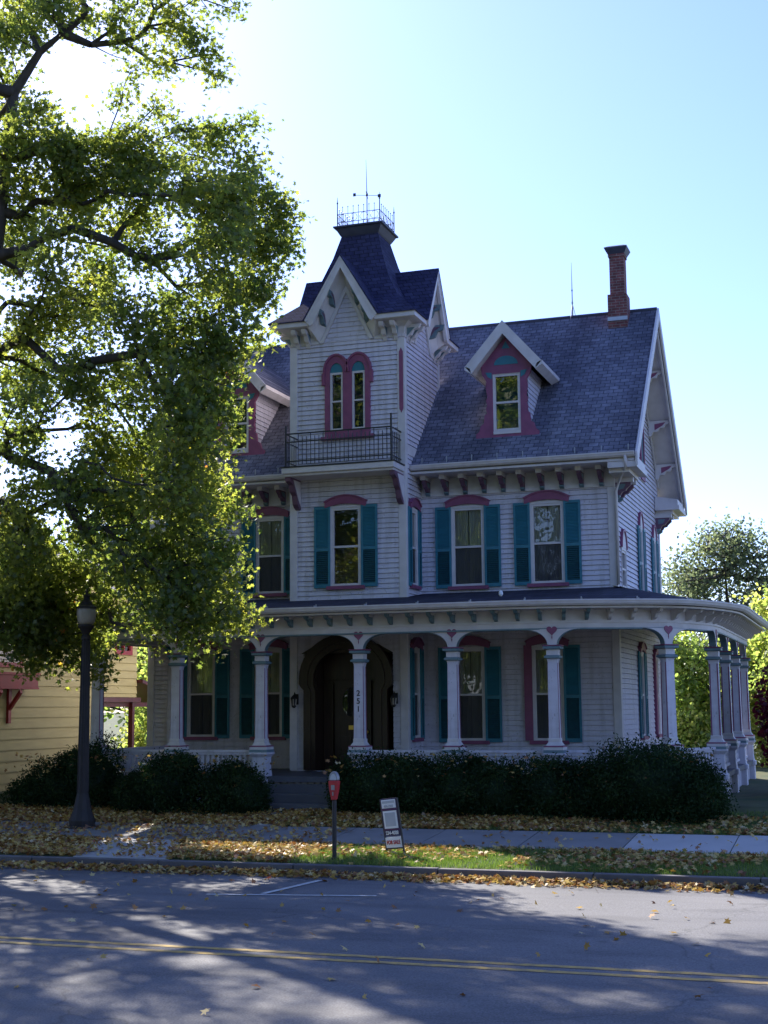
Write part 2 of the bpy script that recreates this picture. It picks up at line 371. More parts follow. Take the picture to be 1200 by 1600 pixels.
def tree(name, label, cat, trunk, clumps, n_attr, leaves_per, leaf, mat, seed, group=None, spread=.42, shape=LEAF5, trunk_r=None, tint_bias=0, r_tip=.007, step=.5):
    rg = np.random.default_rng(seed)
    root = empty(name, trunk[0][:3], label, cat, group)
    wts = np.array([c[3] ** 2 * (c[4] if len(c) > 4 else 1) for c in clumps]); wts /= wts.sum(); A = []; CI = []
    for ci, c in enumerate(clumps):
        k = max(1, int(round(n_attr * wts[ci])))
        d = rg.normal(size=(k, 3)); d /= np.linalg.norm(d, axis=1)[:, None]; rr = c[3] * rg.uniform(.15, 1, k) ** .5
        A.append(np.array(c[:3]) + d * rr[:, None] * np.array((1, 1, .85))); CI += [ci] * k
    A = np.concatenate(A); CI = np.array(CI)
    nodes, par, rad = skeleton(trunk, A, seed, step, r_tip)
    limbs('trunk', nodes, par, rad, 'bark', root, trunk_r)
    m = rg.poisson(leaves_per, len(A)); idx = np.repeat(np.arange(len(A)), m); n = len(idx)
    off = rg.normal(size=(n, 3)) * np.array((1, 1, .8)) * spread * .6; off[:, 2] -= spread * .3
    P = A[idx] + off
    ctint = rg.uniform(-.22, .22, len(clumps)); atint = rg.uniform(-.12, .12, len(A))
    t = np.clip(.32 + ctint[CI[idx]] + atint[idx] + rg.normal(size=n) * .16 + tint_bias, 0, 1)
    leaves_mesh('crown', P, leaf, mat, root, shape, seed + 1, .3, tint=t)
    return root
def shrub(name, label, cat, blobs, n, leaf, mat, seed, group=None, shape=LEAF4, core=.8, stems=None, rag=.08):
    rg = np.random.default_rng(seed); cx = np.mean([b[0] for b in blobs]); cy = np.mean([b[1] for b in blobs])
    zb = min(b[2] - b[5] for b in blobs)
    root = empty(name, (cx, cy, max(zb, .3)), label, cat, group)
    w_ = np.array([b[3] * b[5] for b in blobs]); w_ /= w_.sum(); Ps = []; ev = []; ef = []
    lump = rg.normal(size=(14, 3)); lump /= np.linalg.norm(lump, axis=1)[:, None]
    for bi, (x, y, z, rx, ry, rz) in enumerate(blobs):
        k = int(n * w_[bi]); d = rg.normal(size=(k, 3)); d /= np.linalg.norm(d, axis=1)[:, None]
        lf = 1 + .13 * np.clip((d @ lump.T) * 6 - 4.6, 0, 1.2).sum(1) + .04 * np.sin(d[:, 0] * 9 + bi) * np.cos(d[:, 2] * 8) + rg.normal(size=k) * rag
        rr = lf * rg.uniform(.72, 1.0, k)
        Ps.append(np.array((x, y, z)) + d * rr[:, None] * np.array((rx, ry, rz)))
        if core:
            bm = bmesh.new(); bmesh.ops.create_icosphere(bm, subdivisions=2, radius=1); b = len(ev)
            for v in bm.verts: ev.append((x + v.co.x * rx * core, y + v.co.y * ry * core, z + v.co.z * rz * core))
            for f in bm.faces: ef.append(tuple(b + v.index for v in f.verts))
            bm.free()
    P = np.concatenate(Ps); P = P[P[:, 2] > zb * 0 + .2]
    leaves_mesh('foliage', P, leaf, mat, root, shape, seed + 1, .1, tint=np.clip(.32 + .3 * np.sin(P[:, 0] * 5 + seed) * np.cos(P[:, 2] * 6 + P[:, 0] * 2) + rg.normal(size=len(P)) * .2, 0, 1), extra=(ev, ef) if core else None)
    return root

# ================================================================== SETTING
def gz(y):      # ground height along Y
    K = [(-60, 1.2), (2.5, .95), (5.5, .2), (6.8, .15), (6.85, -.06), (21.05, -.06), (21.1, .145), (23.75, .20), (25.7, .33), (27.2, .45), (29, .6), (60, .8), (900, 1)]
    for (a, za), (b, zb) in zip(K, K[1:]):
        if a <= y <= b: return za + (zb - za) * (y - a) / (b - a)
    return K[0][1] if y < K[0][0] else K[-1][1]
def sheet(name, xs, ys, zf, mat, kind='structure'):
    v = [(x, y, zf(x, y)) for y in ys for x in xs]; n = len(xs)
    f = [(j * n + i, j * n + i + 1, (j + 1) * n + i + 1, (j + 1) * n + i) for j in range(len(ys) - 1) for i in range(n - 1)]
    me = bpy.data.meshes.new(name); me.from_pydata(v, [], f); me.materials.append(MATS[mat])
    return tag(link_mesh(name, me), kind=kind)
xs = [-900, -300, -120, -60, -40] + [-30 + i for i in range(41)] + [20, 40, 120, 300, 900]
sheet('ground', xs, [-900, -200, -60, 2.5, 5.5, 6.8, 6.85, 21.05, 21.1, 21.6, 22.2, 23, 23.75, 24.7, 25.7, 26.4, 27.2, 28, 29, 34, 45, 60, 120, 300, 900],
      lambda x, y: gz(y) + (.03 * math.sin(x * 1.3 + y) + .02 * math.sin(x * 3.1 - y * 2) if 26 < y < 60 else 0), 'lawn')
sheet('road', [-400, -100, -40, -20, 0, 20, 60, 300], [6.86, 10, 13.9, 17, 20, 21.04], lambda x, y: .0 + .05 * (1 - ((y - 13.95) / 7.1) ** 2), 'asphalt')
def rz(y): return .05 * (1 - ((y - 13.95) / 7.1) ** 2)
def slab(name, pts, z, mat, kind='structure'):
    me = bpy.data.meshes.new(name); me.from_pydata([(x, y, rz(y) + .004 if z is None else z) for x, y in pts], [], [tuple(range(len(pts)))]); me.materials.append(MATS[mat])
    return tag(link_mesh(name, me), kind=kind)
b = MB()
for y0, y1 in ((13.76, 13.88), (14.05, 14.17)):
    b.add([(-200, y0, rz(y0) + .004), (60, y0, rz(y0) + .004), (60, y1, rz(y1) + .004), (-200, y1, rz(y1) + .004)], [(0, 1, 2, 3)])
tag(b.build('road_centre_lines', 'line_yellow', recalc=False), kind='structure')
b = MB()
for (x0, y0, x1, y1, wd) in ((-8.95, 18.25, -6.6, 18.75, .1), (-8.2, 18.5, -8.05, 20.3, .1)):
    dx, dy = x1 - x0, y1 - y0; L = math.hypot(dx, dy); nx, ny = -dy / L * wd / 2, dx / L * wd / 2
    q = [(x0 + nx, y0 + ny), (x1 + nx, y1 + ny), (x1 - nx, y1 - ny), (x0 - nx, y0 - ny)]
    zo = .005 if wd and dy < 1 else .009
    b.add([(x, y, rz(y) + zo) for x, y in q], [(0, 1, 2, 3)])
tag(b.build('parking_bay_line', 'line_white', recalc=False), kind='structure')
# kerb in real stones with joints
b = MB()
x = -40.0
while x < 20:
    b.box(x, x + 2.38, 21.04, 21.2, -.1, .155 + random.uniform(-.004, .004)); x += 2.4
tag(b.build('kerb', 'kerb_stone', bevel=.012), kind='structure')
b = MB(); b.box(-200, 60, 6.7, 6.86, -.1, .16); tag(b.build('kerb', 'kerb_stone', bevel=.012), kind='structure')
# pavement slabs
simple('pale_concrete', (.42, .41, .40), (.34, .33, .325), 1.3, .9, lo=.2, hi=.8)  # newer slabs at the right; the path borrows it for sunlit brightness
b = MB(); x = -45.0; i = 0
while x < 20:
    zz = random.uniform(0, .008); b.prism([(x, 23.8, .12), (x + 1.76, 23.8, .12), (x + 1.76, 25.66, .24), (x, 25.66, .24)], [(x, 23.8, .213 + zz), (x + 1.76, 23.8, .213 + zz), (x + 1.76, 25.66, .338 + zz), (x, 25.66, .338 + zz)], 1 if x > -4.9 else 0); x += 1.78
tag(b.build('pavement', ['concrete', 'pale_concrete']), kind='structure')
b = MB(); b.prism([(-12.9, 21.21, .05), (-11.1, 21.21, .05), (-12.2, 23.79, .1), (-13.9, 23.79, .1)], [(-12.9, 21.21, .16), (-11.1, 21.21, .16), (-12.2, 23.79, .215), (-13.9, 23.79, .215)])
b.prism([(-12.7, 25.67, .2), (-11.2, 25.67, .2), (-11.2, 27.4, .3), (-12.7, 27.4, .3)], [(-12.7, 25.67, .35), (-11.2, 25.67, .35), (-11.2, 27.4, .47), (-12.7, 27.4, .47)])
tag(b.build('path', 'pale_concrete'), kind='structure')  # paler concrete puts some of the sunlit patch into the path colour

# ================================================================== HOUSE
HX = (-11.6, 32.5, .6)
house = empty('victorian_house', HX, 'large white clapboard Victorian house with square central tower, teal shutters, mauve trim and wraparound porch', 'house')
WY = 32.5; TY = 31.2; TXL, TXR = -13.085, -10.185; TCX, TCY = -11.635, 32.65; TB = 34.1
XL, XRt = -17.62, -5.45; YB = 39.9; RY = 36.2; RZ = 12.9
FW = Frame((0, WY, 0), (1, 0, 0), (0, -1, 0)); FT = Frame((0, TY, 0), (1, 0, 0), (0, -1, 0))
FR = Frame((XRt, 0, 0), (0, 1, 0), (1, 0, 0)); FTR = Frame((TXR, 0, 0), (0, 1, 0), (1, 0, 0)); FTL = Frame((TXL, 0, 0), (0, 1, 0), (-1, 0, 0))
FL = Frame((XL, 0, 0), (0, 1, 0), (-1, 0, 0)); FB = Frame((0, YB, 0), (1, 0, 0), (0, 1, 0)); FTB = Frame((0, TB, 0), (1, 0, 0), (0, 1, 0))
def siding(F, um, ux, z0, z1, ops, name, parent, reveal=.12, proud=.028, mat='siding'):
    if not callable(um): a = um; um = lambda z: a
    if not callable(ux): c = ux; ux = lambda z: c
    zs = [z0]; k = math.floor(z0 / reveal) + 1
    gap = .009
    while k * reveal < z1: zs += [k * reveal, k * reveal + gap]; k += 1
    zs += [z1] + [o[2] for o in ops] + [o[3] for o in ops]
    zs = sorted(set(round(z, 4) for z in zs if z0 <= z <= z1)); b = MB(F)
    for za, zb in zip(zs, zs[1:]):
        if zb - za < .002: continue
        zm = (za + zb) / 2; kb = math.floor(zm / reveal) * reveal; groove = zm < kb + gap
        da = proud * (1 - (za - kb) / reveal); db = proud * (1 - (zb - kb) / reveal)
        if groove: da = db = -.03
        segs = [(um(za), ux(za), um(zb), ux(zb))]
        for o in ops:
            if o[2] < zm < o[3]:
                ns = []
                for (a0, a1, b0, b1) in segs:
                    if o[0] > min(a0, b0) and o[1] < max(a1, b1): ns += [(a0, o[0], b0, o[0]), (o[1], a1, o[1], b1)]
                    else: ns.append((a0, a1, b0, b1))
                segs = ns
        for (a0, a1, b0, b1) in segs:
            if a1 - a0 < .01 and b1 - b0 < .01: continue
            b.add([(a0, da, za), (a1, da, za), (b1, db, zb), (b0, db, zb)], [(0, 1, 2, 3)])
            if groove: b.add([(a0, -.03, za), (a1, -.03, za), (a1, 0, za), (a0, 0, za)], [(0, 1, 2, 3)])
            elif abs(za - kb - gap) < .003: b.add([(a0, -.03, za), (a1, -.03, za), (a1, da, za), (a0, da, za)], [(0, 1, 2, 3)])
    return b.build(name, mat, parent, recalc=False)

def shutter(F, u0, u1, z0, z1, parent):
    b = MB(F); s = .05; zm = z0 + (z1 - z0) * .47
    b.box(u0, u0 + s, .035, .075, z0, z1); b.box(u1 - s, u1, .035, .075, z0, z1)
    for a, c in ((z0, z0 + .09), (zm - .04, zm + .04), (z1 - .07, z1)): b.box(u0 + s, u1 - s, .036, .074, a, c)
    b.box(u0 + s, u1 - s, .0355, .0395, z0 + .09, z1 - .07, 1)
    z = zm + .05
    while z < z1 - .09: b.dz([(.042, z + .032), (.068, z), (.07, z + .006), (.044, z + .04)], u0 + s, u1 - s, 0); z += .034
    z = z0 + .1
    while z < zm - .06: b.dz([(.04, z + .028), (.068, z), (.07, z + .004), (.042, z + .033)], u0 + s, u1 - s, 1); z += .046  # lower slats take the darker teal: shade of open louvres as colour
    return b.build('shutter', ['teal', 'shade_teal'], parent)
def hood(F, u0, u1, z, parent, rise=.16, h=.16, ov=.16, d=.09):
    a, c = u0 - ov, u1 + ov; m = (a + c) / 2; hw = (c - a) / 2; n = 14
    top = [(m + hw * t, z + h * .55 + rise * (1 - t * t)) for t in [-1 + 2 * i / n for i in range(n + 1)]]
    bot = [(m + hw * t, z + rise * .55 * (1 - t * t) - .03) for t in [-1 + 2 * i / n for i in range(n + 1)]]
    b = MB(F); b.ring(top, bot, .0, d, 0, closed=False)
    top2 = [(m + (hw + .03) * t, z + h * .55 + .03 + rise * (1 - t * t)) for t in [-1 + 2 * i / n for i in range(n + 1)]]
    b.ring(top2, [(u, w_ + .001) for u, w_ in top], .0, d + .03, 0, closed=False)
    return b.build('window_hood', 'mauve', parent)
def window(F, u0, u1, z0, z1, sh='LR', hd=True, cur='full', shw=.40, parent=None, screen=True, sill='mauve', casing=None):
    b = MB(F); t = .055; zm = (z0 + z1) / 2
    for (a, c, e, f) in ((u0, u0 + t, z0, z1), (u1 - t, u1, z0, z1), (u0 + t, u1 - t, z1 - t, z1), (u0 + t, u1 - t, z0, z0 + t), (u0 + t, u1 - t, zm - .025, zm + .025)):
        b.box(a, c, -.05, .03, e, f)
    b.box(u0 - .03, u1 + .03, .0, .045, z1, z1 + .06)
    for (a, c) in ((u0 - .03, u0), (u1, u1 + .03)): b.box(a, c, .0, .045, z0, z1)
    fr = b.build('window', 'white_trim', parent or house)
    b = MB(F); b.add([(u0 + .01, -.015, z0), (u1 - .01, -.015, z0), (u1 - .01, -.015, z1), (u0 + .01, -.015, z1)], [(0, 1, 2, 3)]); b.build('pane', 'glass', fr, recalc=False)
    if cur:
        b = MB(F); n = 40; zb = z0 if cur == 'full' else zm - .1
        for (a, c) in ((u0, (u0 + u1) / 2 - .012), ((u0 + u1) / 2 + .012, u1)):
            pts = []
            for i in range(n + 1):
                uu = a + (c - a) * i / n; dd = -.065 + .022 * math.sin(i * 1.55 + a * 9) + .01 * math.sin(i * .7)
                pts += [(uu, dd, zb), (uu, dd, z1)]
            b.add(pts, [(2 * i, 2 * i + 2, 2 * i + 3, 2 * i + 1) for i in range(n)])
        b.build('curtain', 'curtain', fr, recalc=False)
    if screen:
        # half-height insect screen of fine dark bars in front of the lower sash
        b = MB(F); n = int((u1 - u0) / .018)
        for i in range(1, n): uu = u0 + (u1 - u0) * i / n; b.add([(uu - .0055, -.004, z0 + .03), (uu + .0055, -.004, z0 + .03), (uu + .0055, -.004, zm), (uu - .0055, -.004, zm)], [(0, 1, 2, 3)])
        b.build('insect_screen', 'insect_screen', fr, recalc=False)
    if sill:
        b = MB(F); b.box(u0 - .12, u1 + .12, .0, .10, z0 - .085, z0 - .002); b.build('window_sill', sill, fr)
    if hd: hood(F, u0, u1, z1 + .04, fr)
    if casing:
        b = MB(F); b.box(u0 - casing, u0 - .032, 0, .085, z0, z1 + .06); b.build('casing', 'mauve', fr)
    if 'L' in sh: shutter(F, u0 - shw - .03, u0 - .03, z0 - .04, z1 + .05, fr)
    if 'R' in sh: shutter(F, u1 + .03, u1 + shw + .03, z0 - .04, z1 + .05, fr)
    return fr
def bracket(F, u, zt, dep, h, wd, parent, name, big=False):
    b = MB(F)
    b.box(u - wd * .62, u + wd * .62, .0, dep, zt - h * .22, zt, 0)
    z1 = zt - h * .22
    prof = [(0, z1), (dep * .86, z1), (dep * .88, z1 - h * .12), (dep * .66, z1 - h * .30), (dep * .60, z1 - h * .40), (dep * .42, z1 - h * .44), (dep * .34, z1 - h * .58), (0, z1 - h * .6)]
    b.dz([(d, z) for d, z in prof], u - wd * .45, u + wd * .45, 1)
    b.dz([(0, z1 - h * .605), (dep * .30, z1 - h * .605), (dep * .30, z1 - h * .68), (dep * .16, z1 - h * .78), (0, z1 - h * .78)], u - wd * .5, u + wd * .5, 2)
    b.dz([(dep * .2, z1 - h * .08), (dep * .62, z1 - h * .08), (dep * .5, z1 - h * .3), (dep * .2, z1 - h * .36)], u - wd * .47, u + wd * .47, 2)
    return b.build(name, ['white_trim', 'mauve_grey', 'teal_trim'], parent)
# -- walls
ZF = 1.15
W2 = (5.50, 7.40); W1 = (1.82, 3.98)
rw2 = [(-9.39, -8.62), (-7.43, -6.67)]; rw1 = [(-9.36, -8.67), (-7.46, -6.77)]
lw2 = [(-16.75, -16.02), (-14.58, -13.86)]; lw1 = [(-16.48, -15.75), (-14.6, -13.9)]
siding(FW, TXR, XRt, .5, 8.2, [(a, c, *W2) for a, c in rw2] + [(a, c, *W1) for a, c in rw1], 'wall', house)
siding(FW, XL, TXL, .5, 8.2, [(a, c, *W2) for a, c in lw2] + [(a, c, W1[0] + .1, W1[1] + .08) for a, c in lw1], 'wall', house)
gs = lambda z: max(WY, RY - (RZ - z) + .0); ge = lambda z: min(YB, RY + (RZ - z))
side2 = [(33.2, 33.8, 5.4, 6.3), (36.1, 36.6, 5.4, 7.15), (38.5, 39.0, 5.4, 7.1)]
side1 = [(35.5, 36.05, 1.85, 3.9), (38.1, 38.6, 1.85, 3.9)]
siding(FR, gs, ge, .5, RZ - .06, side2 + side1, 'wall', house)
siding(FL, gs, ge, .5, RZ - .06, [], 'wall', house)
siding(FB, XL, XRt, .5, 8.7, [], 'wall', house)
TZ = 11.62
siding(FT, TXL, TXR, .5, TZ, [(-12.75, -10.52, ZF, 3.9), (-12.04, -11.31, 5.5, 7.38), (-12.04, -11.74, 9.3, 10.78), (-11.47, -11.17, 9.3, 10.78)], 'tower_wall', house)
siding(FTR, TY, TB, .5, TZ, [(31.55, 32.0, 5.5, 7.3), (31.6, 32.05, 1.9, 3.95)], 'tower_wall', house)
siding(FTL, TY, TB, .5, TZ, [], 'tower_wall', house)
siding(FTB, TXL, TXR, .5, TZ, [], 'tower_wall', house)
# -- corner boards, friezes, string boards
def trimbox(F, u0, u1, z0, z1, d=.04, name='corner_board', mat='white_trim', d0=0):
    b = MB(F); b.box(u0, u1, d0, d, z0, z1); return b.build(name, mat, house, bevel=.004)
trimbox(FW, XRt - .14, XRt + .04, .6, 7.72); trimbox(FR, WY, WY + .14, .6, 7.72, .041)
trimbox(FW, XL - .04, XL + .14, .6, 7.72); trimbox(FR, YB - .14, YB + .04, .6, 8.5)
trimbox(FT, TXR - .15, TXR + .04, 1.15, 11.45); trimbox(FTR, TY, TY + .12, 1.15, 11.45, .041); trimbox(FTR, TB - .12, TB, 8, 11.45, .041)
trimbox(FT, TXL - .04, TXL + .15, 1.15, 11.45)
trimbox(FTR, TY + .12, 32.35, 8.62, 8.86, .03, 'belt_board')
trimbox(FW, TXR + .02, XRt + .05, 7.72, 7.80, .07, 'frieze_moulding'); trimbox(FW, TXR + .02, XRt + .04, 7.80, 8.2, .05, 'frieze')
trimbox(FW, XL - .05, TXL - .02, 7.72, 7.80, .07, 'frieze_moulding'); trimbox(FW, XL - .04, TXL - .02, 7.80, 8.2, .05, 'frieze')
# narrow mauve strip on the tower corner
b = MB(FT); b.uz([(TXR - .10, 9.70), (TXR - .05, 9.60), (TXR, 9.70), (TXR, 11.1), (TXR - .05, 11.2), (TXR - .10, 11.1)], .042, .052); b.build('corner_strip', 'mauve', house)
# -- main roof
def roof_slab(name, mat, x0, x1, ys, zs, th, parent=house):
    b = MB(); p = list(zip(ys, zs)); q = [(y, z - th) for y, z in reversed(p)]
    b.dz(p + q, x0, x1)
    return b.build(name, mat, parent)
RX0, RX1 = -18.3, -4.77
roof_slab('roof', 'roof_shingle', RX0, RX1, (31.6, RY, 40.8), (8.36, 12.96, 8.36), .07)
roof_slab('soffit', 'white_trim', RX0 + .03, RX1 - .03, (31.72, RY, 40.68), (8.36 - .02, 12.86 - .02, 8.36 - .02), .1)
b = MB(); b.box(TXR + .01, -4.8, 31.62, WY, 8.17, 8.22); b.build('soffit', 'white_trim', house)
b = MB(); b.box(RX0, TXL - .01, 31.62, WY, 8.17, 8.22); b.build('soffit', 'white_trim', house)
b = MB(); b.tube([(RX0, RY, 12.97), (RX1, RY, 12.97)], .05, 6); b.build('roof_ridge', 'ridge_metal', house)
def gutter(pts, name='gutter', par=house, r=.075, mat='white_trim'):
    b = MB(); n = 7
    P = [Vector(p) for p in pts]; rows = []
    for i, p in enumerate(P):
        t = (P[min(i + 1, len(P) - 1)] - P[max(i - 1, 0)]); t.z = 0; t.normalize(); o = Vector((t.y, -t.x, 0))
        prof = [(-.01, .03), (-.01, -.09), (.06, -.09), (.10, -.05), (.115, .0), (.13, .0), (.13, .03)]
        rows.append([tuple(p + o * a + Vector((0, 0, c))) for a, c in prof])
    k = len(rows[0])
    b.add([q for r_ in rows for q in r_], [(i * k + j, i * k + (j + 1) % k, (i + 1) * k + (j + 1) % k, (i + 1) * k + j) for i in range(len(P) - 1) for j in range(k)] + [tuple(range(k)), tuple(range((len(P) - 1) * k, len(P) * k))])
    return b.build(name, mat, par)
gutter([(TXR + .03, 31.62, 8.34), (RX1 - .02, 31.62, 8.34)]); gutter([(RX0, 31.62, 8.34), (TXL - .03, 31.62, 8.34)])
for x in [-9.9 + .62 * i for i in range(9)] + [-18 + .62 * i for i in range(8)]:
    b = MB(); b.box(x - .008, x + .008, 31.66, 31.70, 8.40, 8.56); b.build('snow_guard', 'tv_metal', house)
for i in range(10): bracket(FW, -9.98 + .475 * i, 8.17, .54, .44, .105, house, 'eave_bracket')
for i in range(9): bracket(FW, -13.35 - .475 * i, 8.17, .54, .44, .105, house, 'eave_bracket')
# gable ends: barge boards, rake brackets, returns
for (X, s, F) in ((RX1, 1, FR), (RX0, -1, FL)):
    b = MB()
    for sg in (-1, 1):
        ye = RY + sg * 4.62
        b.prism([(X, RY, 12.99), (X, ye, 8.37), (X, ye, 8.05), (X, ye - sg * .03, 8.05), (X, RY, 12.67)], [(X + s * .05, RY, 12.99), (X + s * .05, ye, 8.37), (X + s * .05, ye, 8.05), (X + s * .05, ye - sg * .03, 8.05), (X + s * .05, RY, 12.67)])
        b.prism([(X - s * .02, RY, 12.70), (X - s * .02, ye - sg * .3, 8.37 - .02), (X - s * .02, ye - sg * .3, 8.2), (X - s * .02, RY, 12.50)], [(X - s * .06, RY, 12.70), (X - s * .06, ye - sg * .3, 8.37 - .02), (X - s * .06, ye - sg * .3, 8.2), (X - s * .06, RY, 12.50)])
    b.build('barge_board', 'white_trim', house)
    b = MB(F)   # frieze board along the wall under the rake
    for sg in (-1, 1):
        b.prism([(RY, .03, 12.76), (RY + sg * 4.0, .03, 8.76), (RY + sg * 3.7, .03, 8.76), (RY, .03, 12.46)], [(RY, .06, 12.76), (RY + sg * 4.0, .06, 8.76), (RY + sg * 3.7, .06, 8.76), (RY, .06, 12.46)])
    b.build('rake_frieze', 'white_trim', house)
    for sg in (-1, 1):
        for yy in (1.15, 2.3, 3.35):
            y = RY + sg * yy; zt = 12.72 - yy
            b = MB(F); b.dz([(.03, zt), (.62, zt), (.62, zt - .08), (.5, zt - .12), (.46, zt - .2), (.34, zt - .2), (.28, zt - .3), (.16, zt - .3), (.1, zt - .42), (.03, zt - .42)], y - .07, y + .07, 0)
            b.dz([(.2, zt - .09), (.5, zt - .05), (.42, zt - .14), (.2, zt - .26)], y - .075, y + .075, 1)
            b.build('rake_bracket', ['white_trim', 'mauve'], house)
        ya, yb_ = (WY - .88, WY + .75) if sg < 0 else (YB - .75, YB + .88)
        b = MB(F); b.box(ya, yb_, .03, .70, 8.02, 8.15); b.box(ya + .03, yb_ - .03, .03, .66, 8.15, 8.30)
        b.prism([(ya + .03, .03, 8.30), (yb_ - .03, .03, 8.30), (yb_ - .03, .03, 8.42), (ya + .03, .03, 8.42)], [(ya + .03, .66, 8.30), (yb_ - .03, .66, 8.30), (yb_ - .03, .66, 8.305), (ya + .03, .66, 8.305)])
        b.box(ya + .15, yb_ - .1, .03, .5, 7.93, 8.02)
        b.build('eave_return', 'white_trim', house)
        for yy in ((WY + .12, WY + .55) if sg < 0 else (YB - .55, YB - .12)):
            bracket(F, yy, 7.93, .46, .5, .12, house, 'return_bracket')
# downspout
b = MB(); b.tube([(-5.0, 31.56, 8.3), (-5.0, 31.6, 8.05), (-5.2, 32.1, 7.9), (-5.38, 32.42, 7.6), (-5.38, 32.42, 5.4)], .04, 8); b.build('downspout', 'white_trim', house, smooth=True)
# -- windows of the wings
for i, (a, c) in enumerate(rw2): window(FW, a, c, *W2)
for i, (a, c) in enumerate(rw1): window(FW, a, c, *W1, sh='LR' if i == 0 else 'R', casing=.22 if i else None)
for i, (a, c) in enumerate(lw2): window(FW, a, c, *W2)
for i, (a, c) in enumerate(lw1): window(FW, a, c, W1[0] + .1, W1[1] + .08)
window(FT, -12.04, -11.31, 5.5, 7.38, shw=.41, cur=None, screen=False)
window(FTR, 31.55, 32.0, 5.5, 7.3, shw=.24, cur='half'); window(FTR, 31.6, 32.05, 1.9, 3.95, shw=.24, cur=None)
window(FR, 36.1, 36.6, 5.4, 7.15, shw=.3, sill='white_trim', hd=False); window(FR, 38.5, 39.0, 5.4, 7.1, shw=.3, sill='white_trim', hd=False)
window(FR, 35.5, 36.05, 1.85, 3.9, shw=.3); window(FR, 38.1, 38.6, 1.85, 3.9, sh='', shw=.3, casing=.25)
window(FR, 33.2, 33.8, 5.4, 6.3, sh='', hd=False, cur=None, sill='white_trim', screen=False)
def arch_hood(F, u0, u1, z, mat='white_trim'):
    m = (u0 + u1) / 2; h = (u1 - u0) / 2; b = MB(F)
    b.uz([(u0, z)] + [(u, w_) for u, w_ in reversed(arc(m, z, h, h * 1.25, 0, 180, 12))], .0, .05, 0)
    b.ring(arc(m, z, h + .06, h * 1.25 + .06, 0, 180, 12), arc(m, z, h, h * 1.25, 0, 180, 12), .0, .08, 1, closed=False)
    return b.build('window_arch', [mat, 'mauve'], house)
arch_hood(FR, 33.17, 33.83, 6.36); arch_hood(FR, 36.07, 36.63, 7.21); arch_hood(FR, 38.47, 39.03, 7.16)
# attic window in the gable
b = MB(FR); b.ring([(36.75, 8.55), (36.75, 10.3)] + [(u, z) for u, z in reversed(arc(37.07, 10.3, .32, .4, 0, 180, 10))][1:] + [(37.39, 8.55)], [(36.84, 8.65), (36.84, 10.3)] + [(u, z) for u, z in reversed(arc(37.07, 10.3, .23, .3, 0, 180, 10))][1:] + [(37.30, 8.65)], .0, .06)
at = b.build('attic_window', 'mauve', house)
b = MB(FR); b.box(36.84, 37.30, .028, .034, 8.65, 10.32); b.build('pane', 'shade_teal', at)
# foundation
b = MB(); b.box(XL - .05, XRt + .03, WY - .06, YB + .05, .1, .62); b.build('foundation', 'foundation', house)

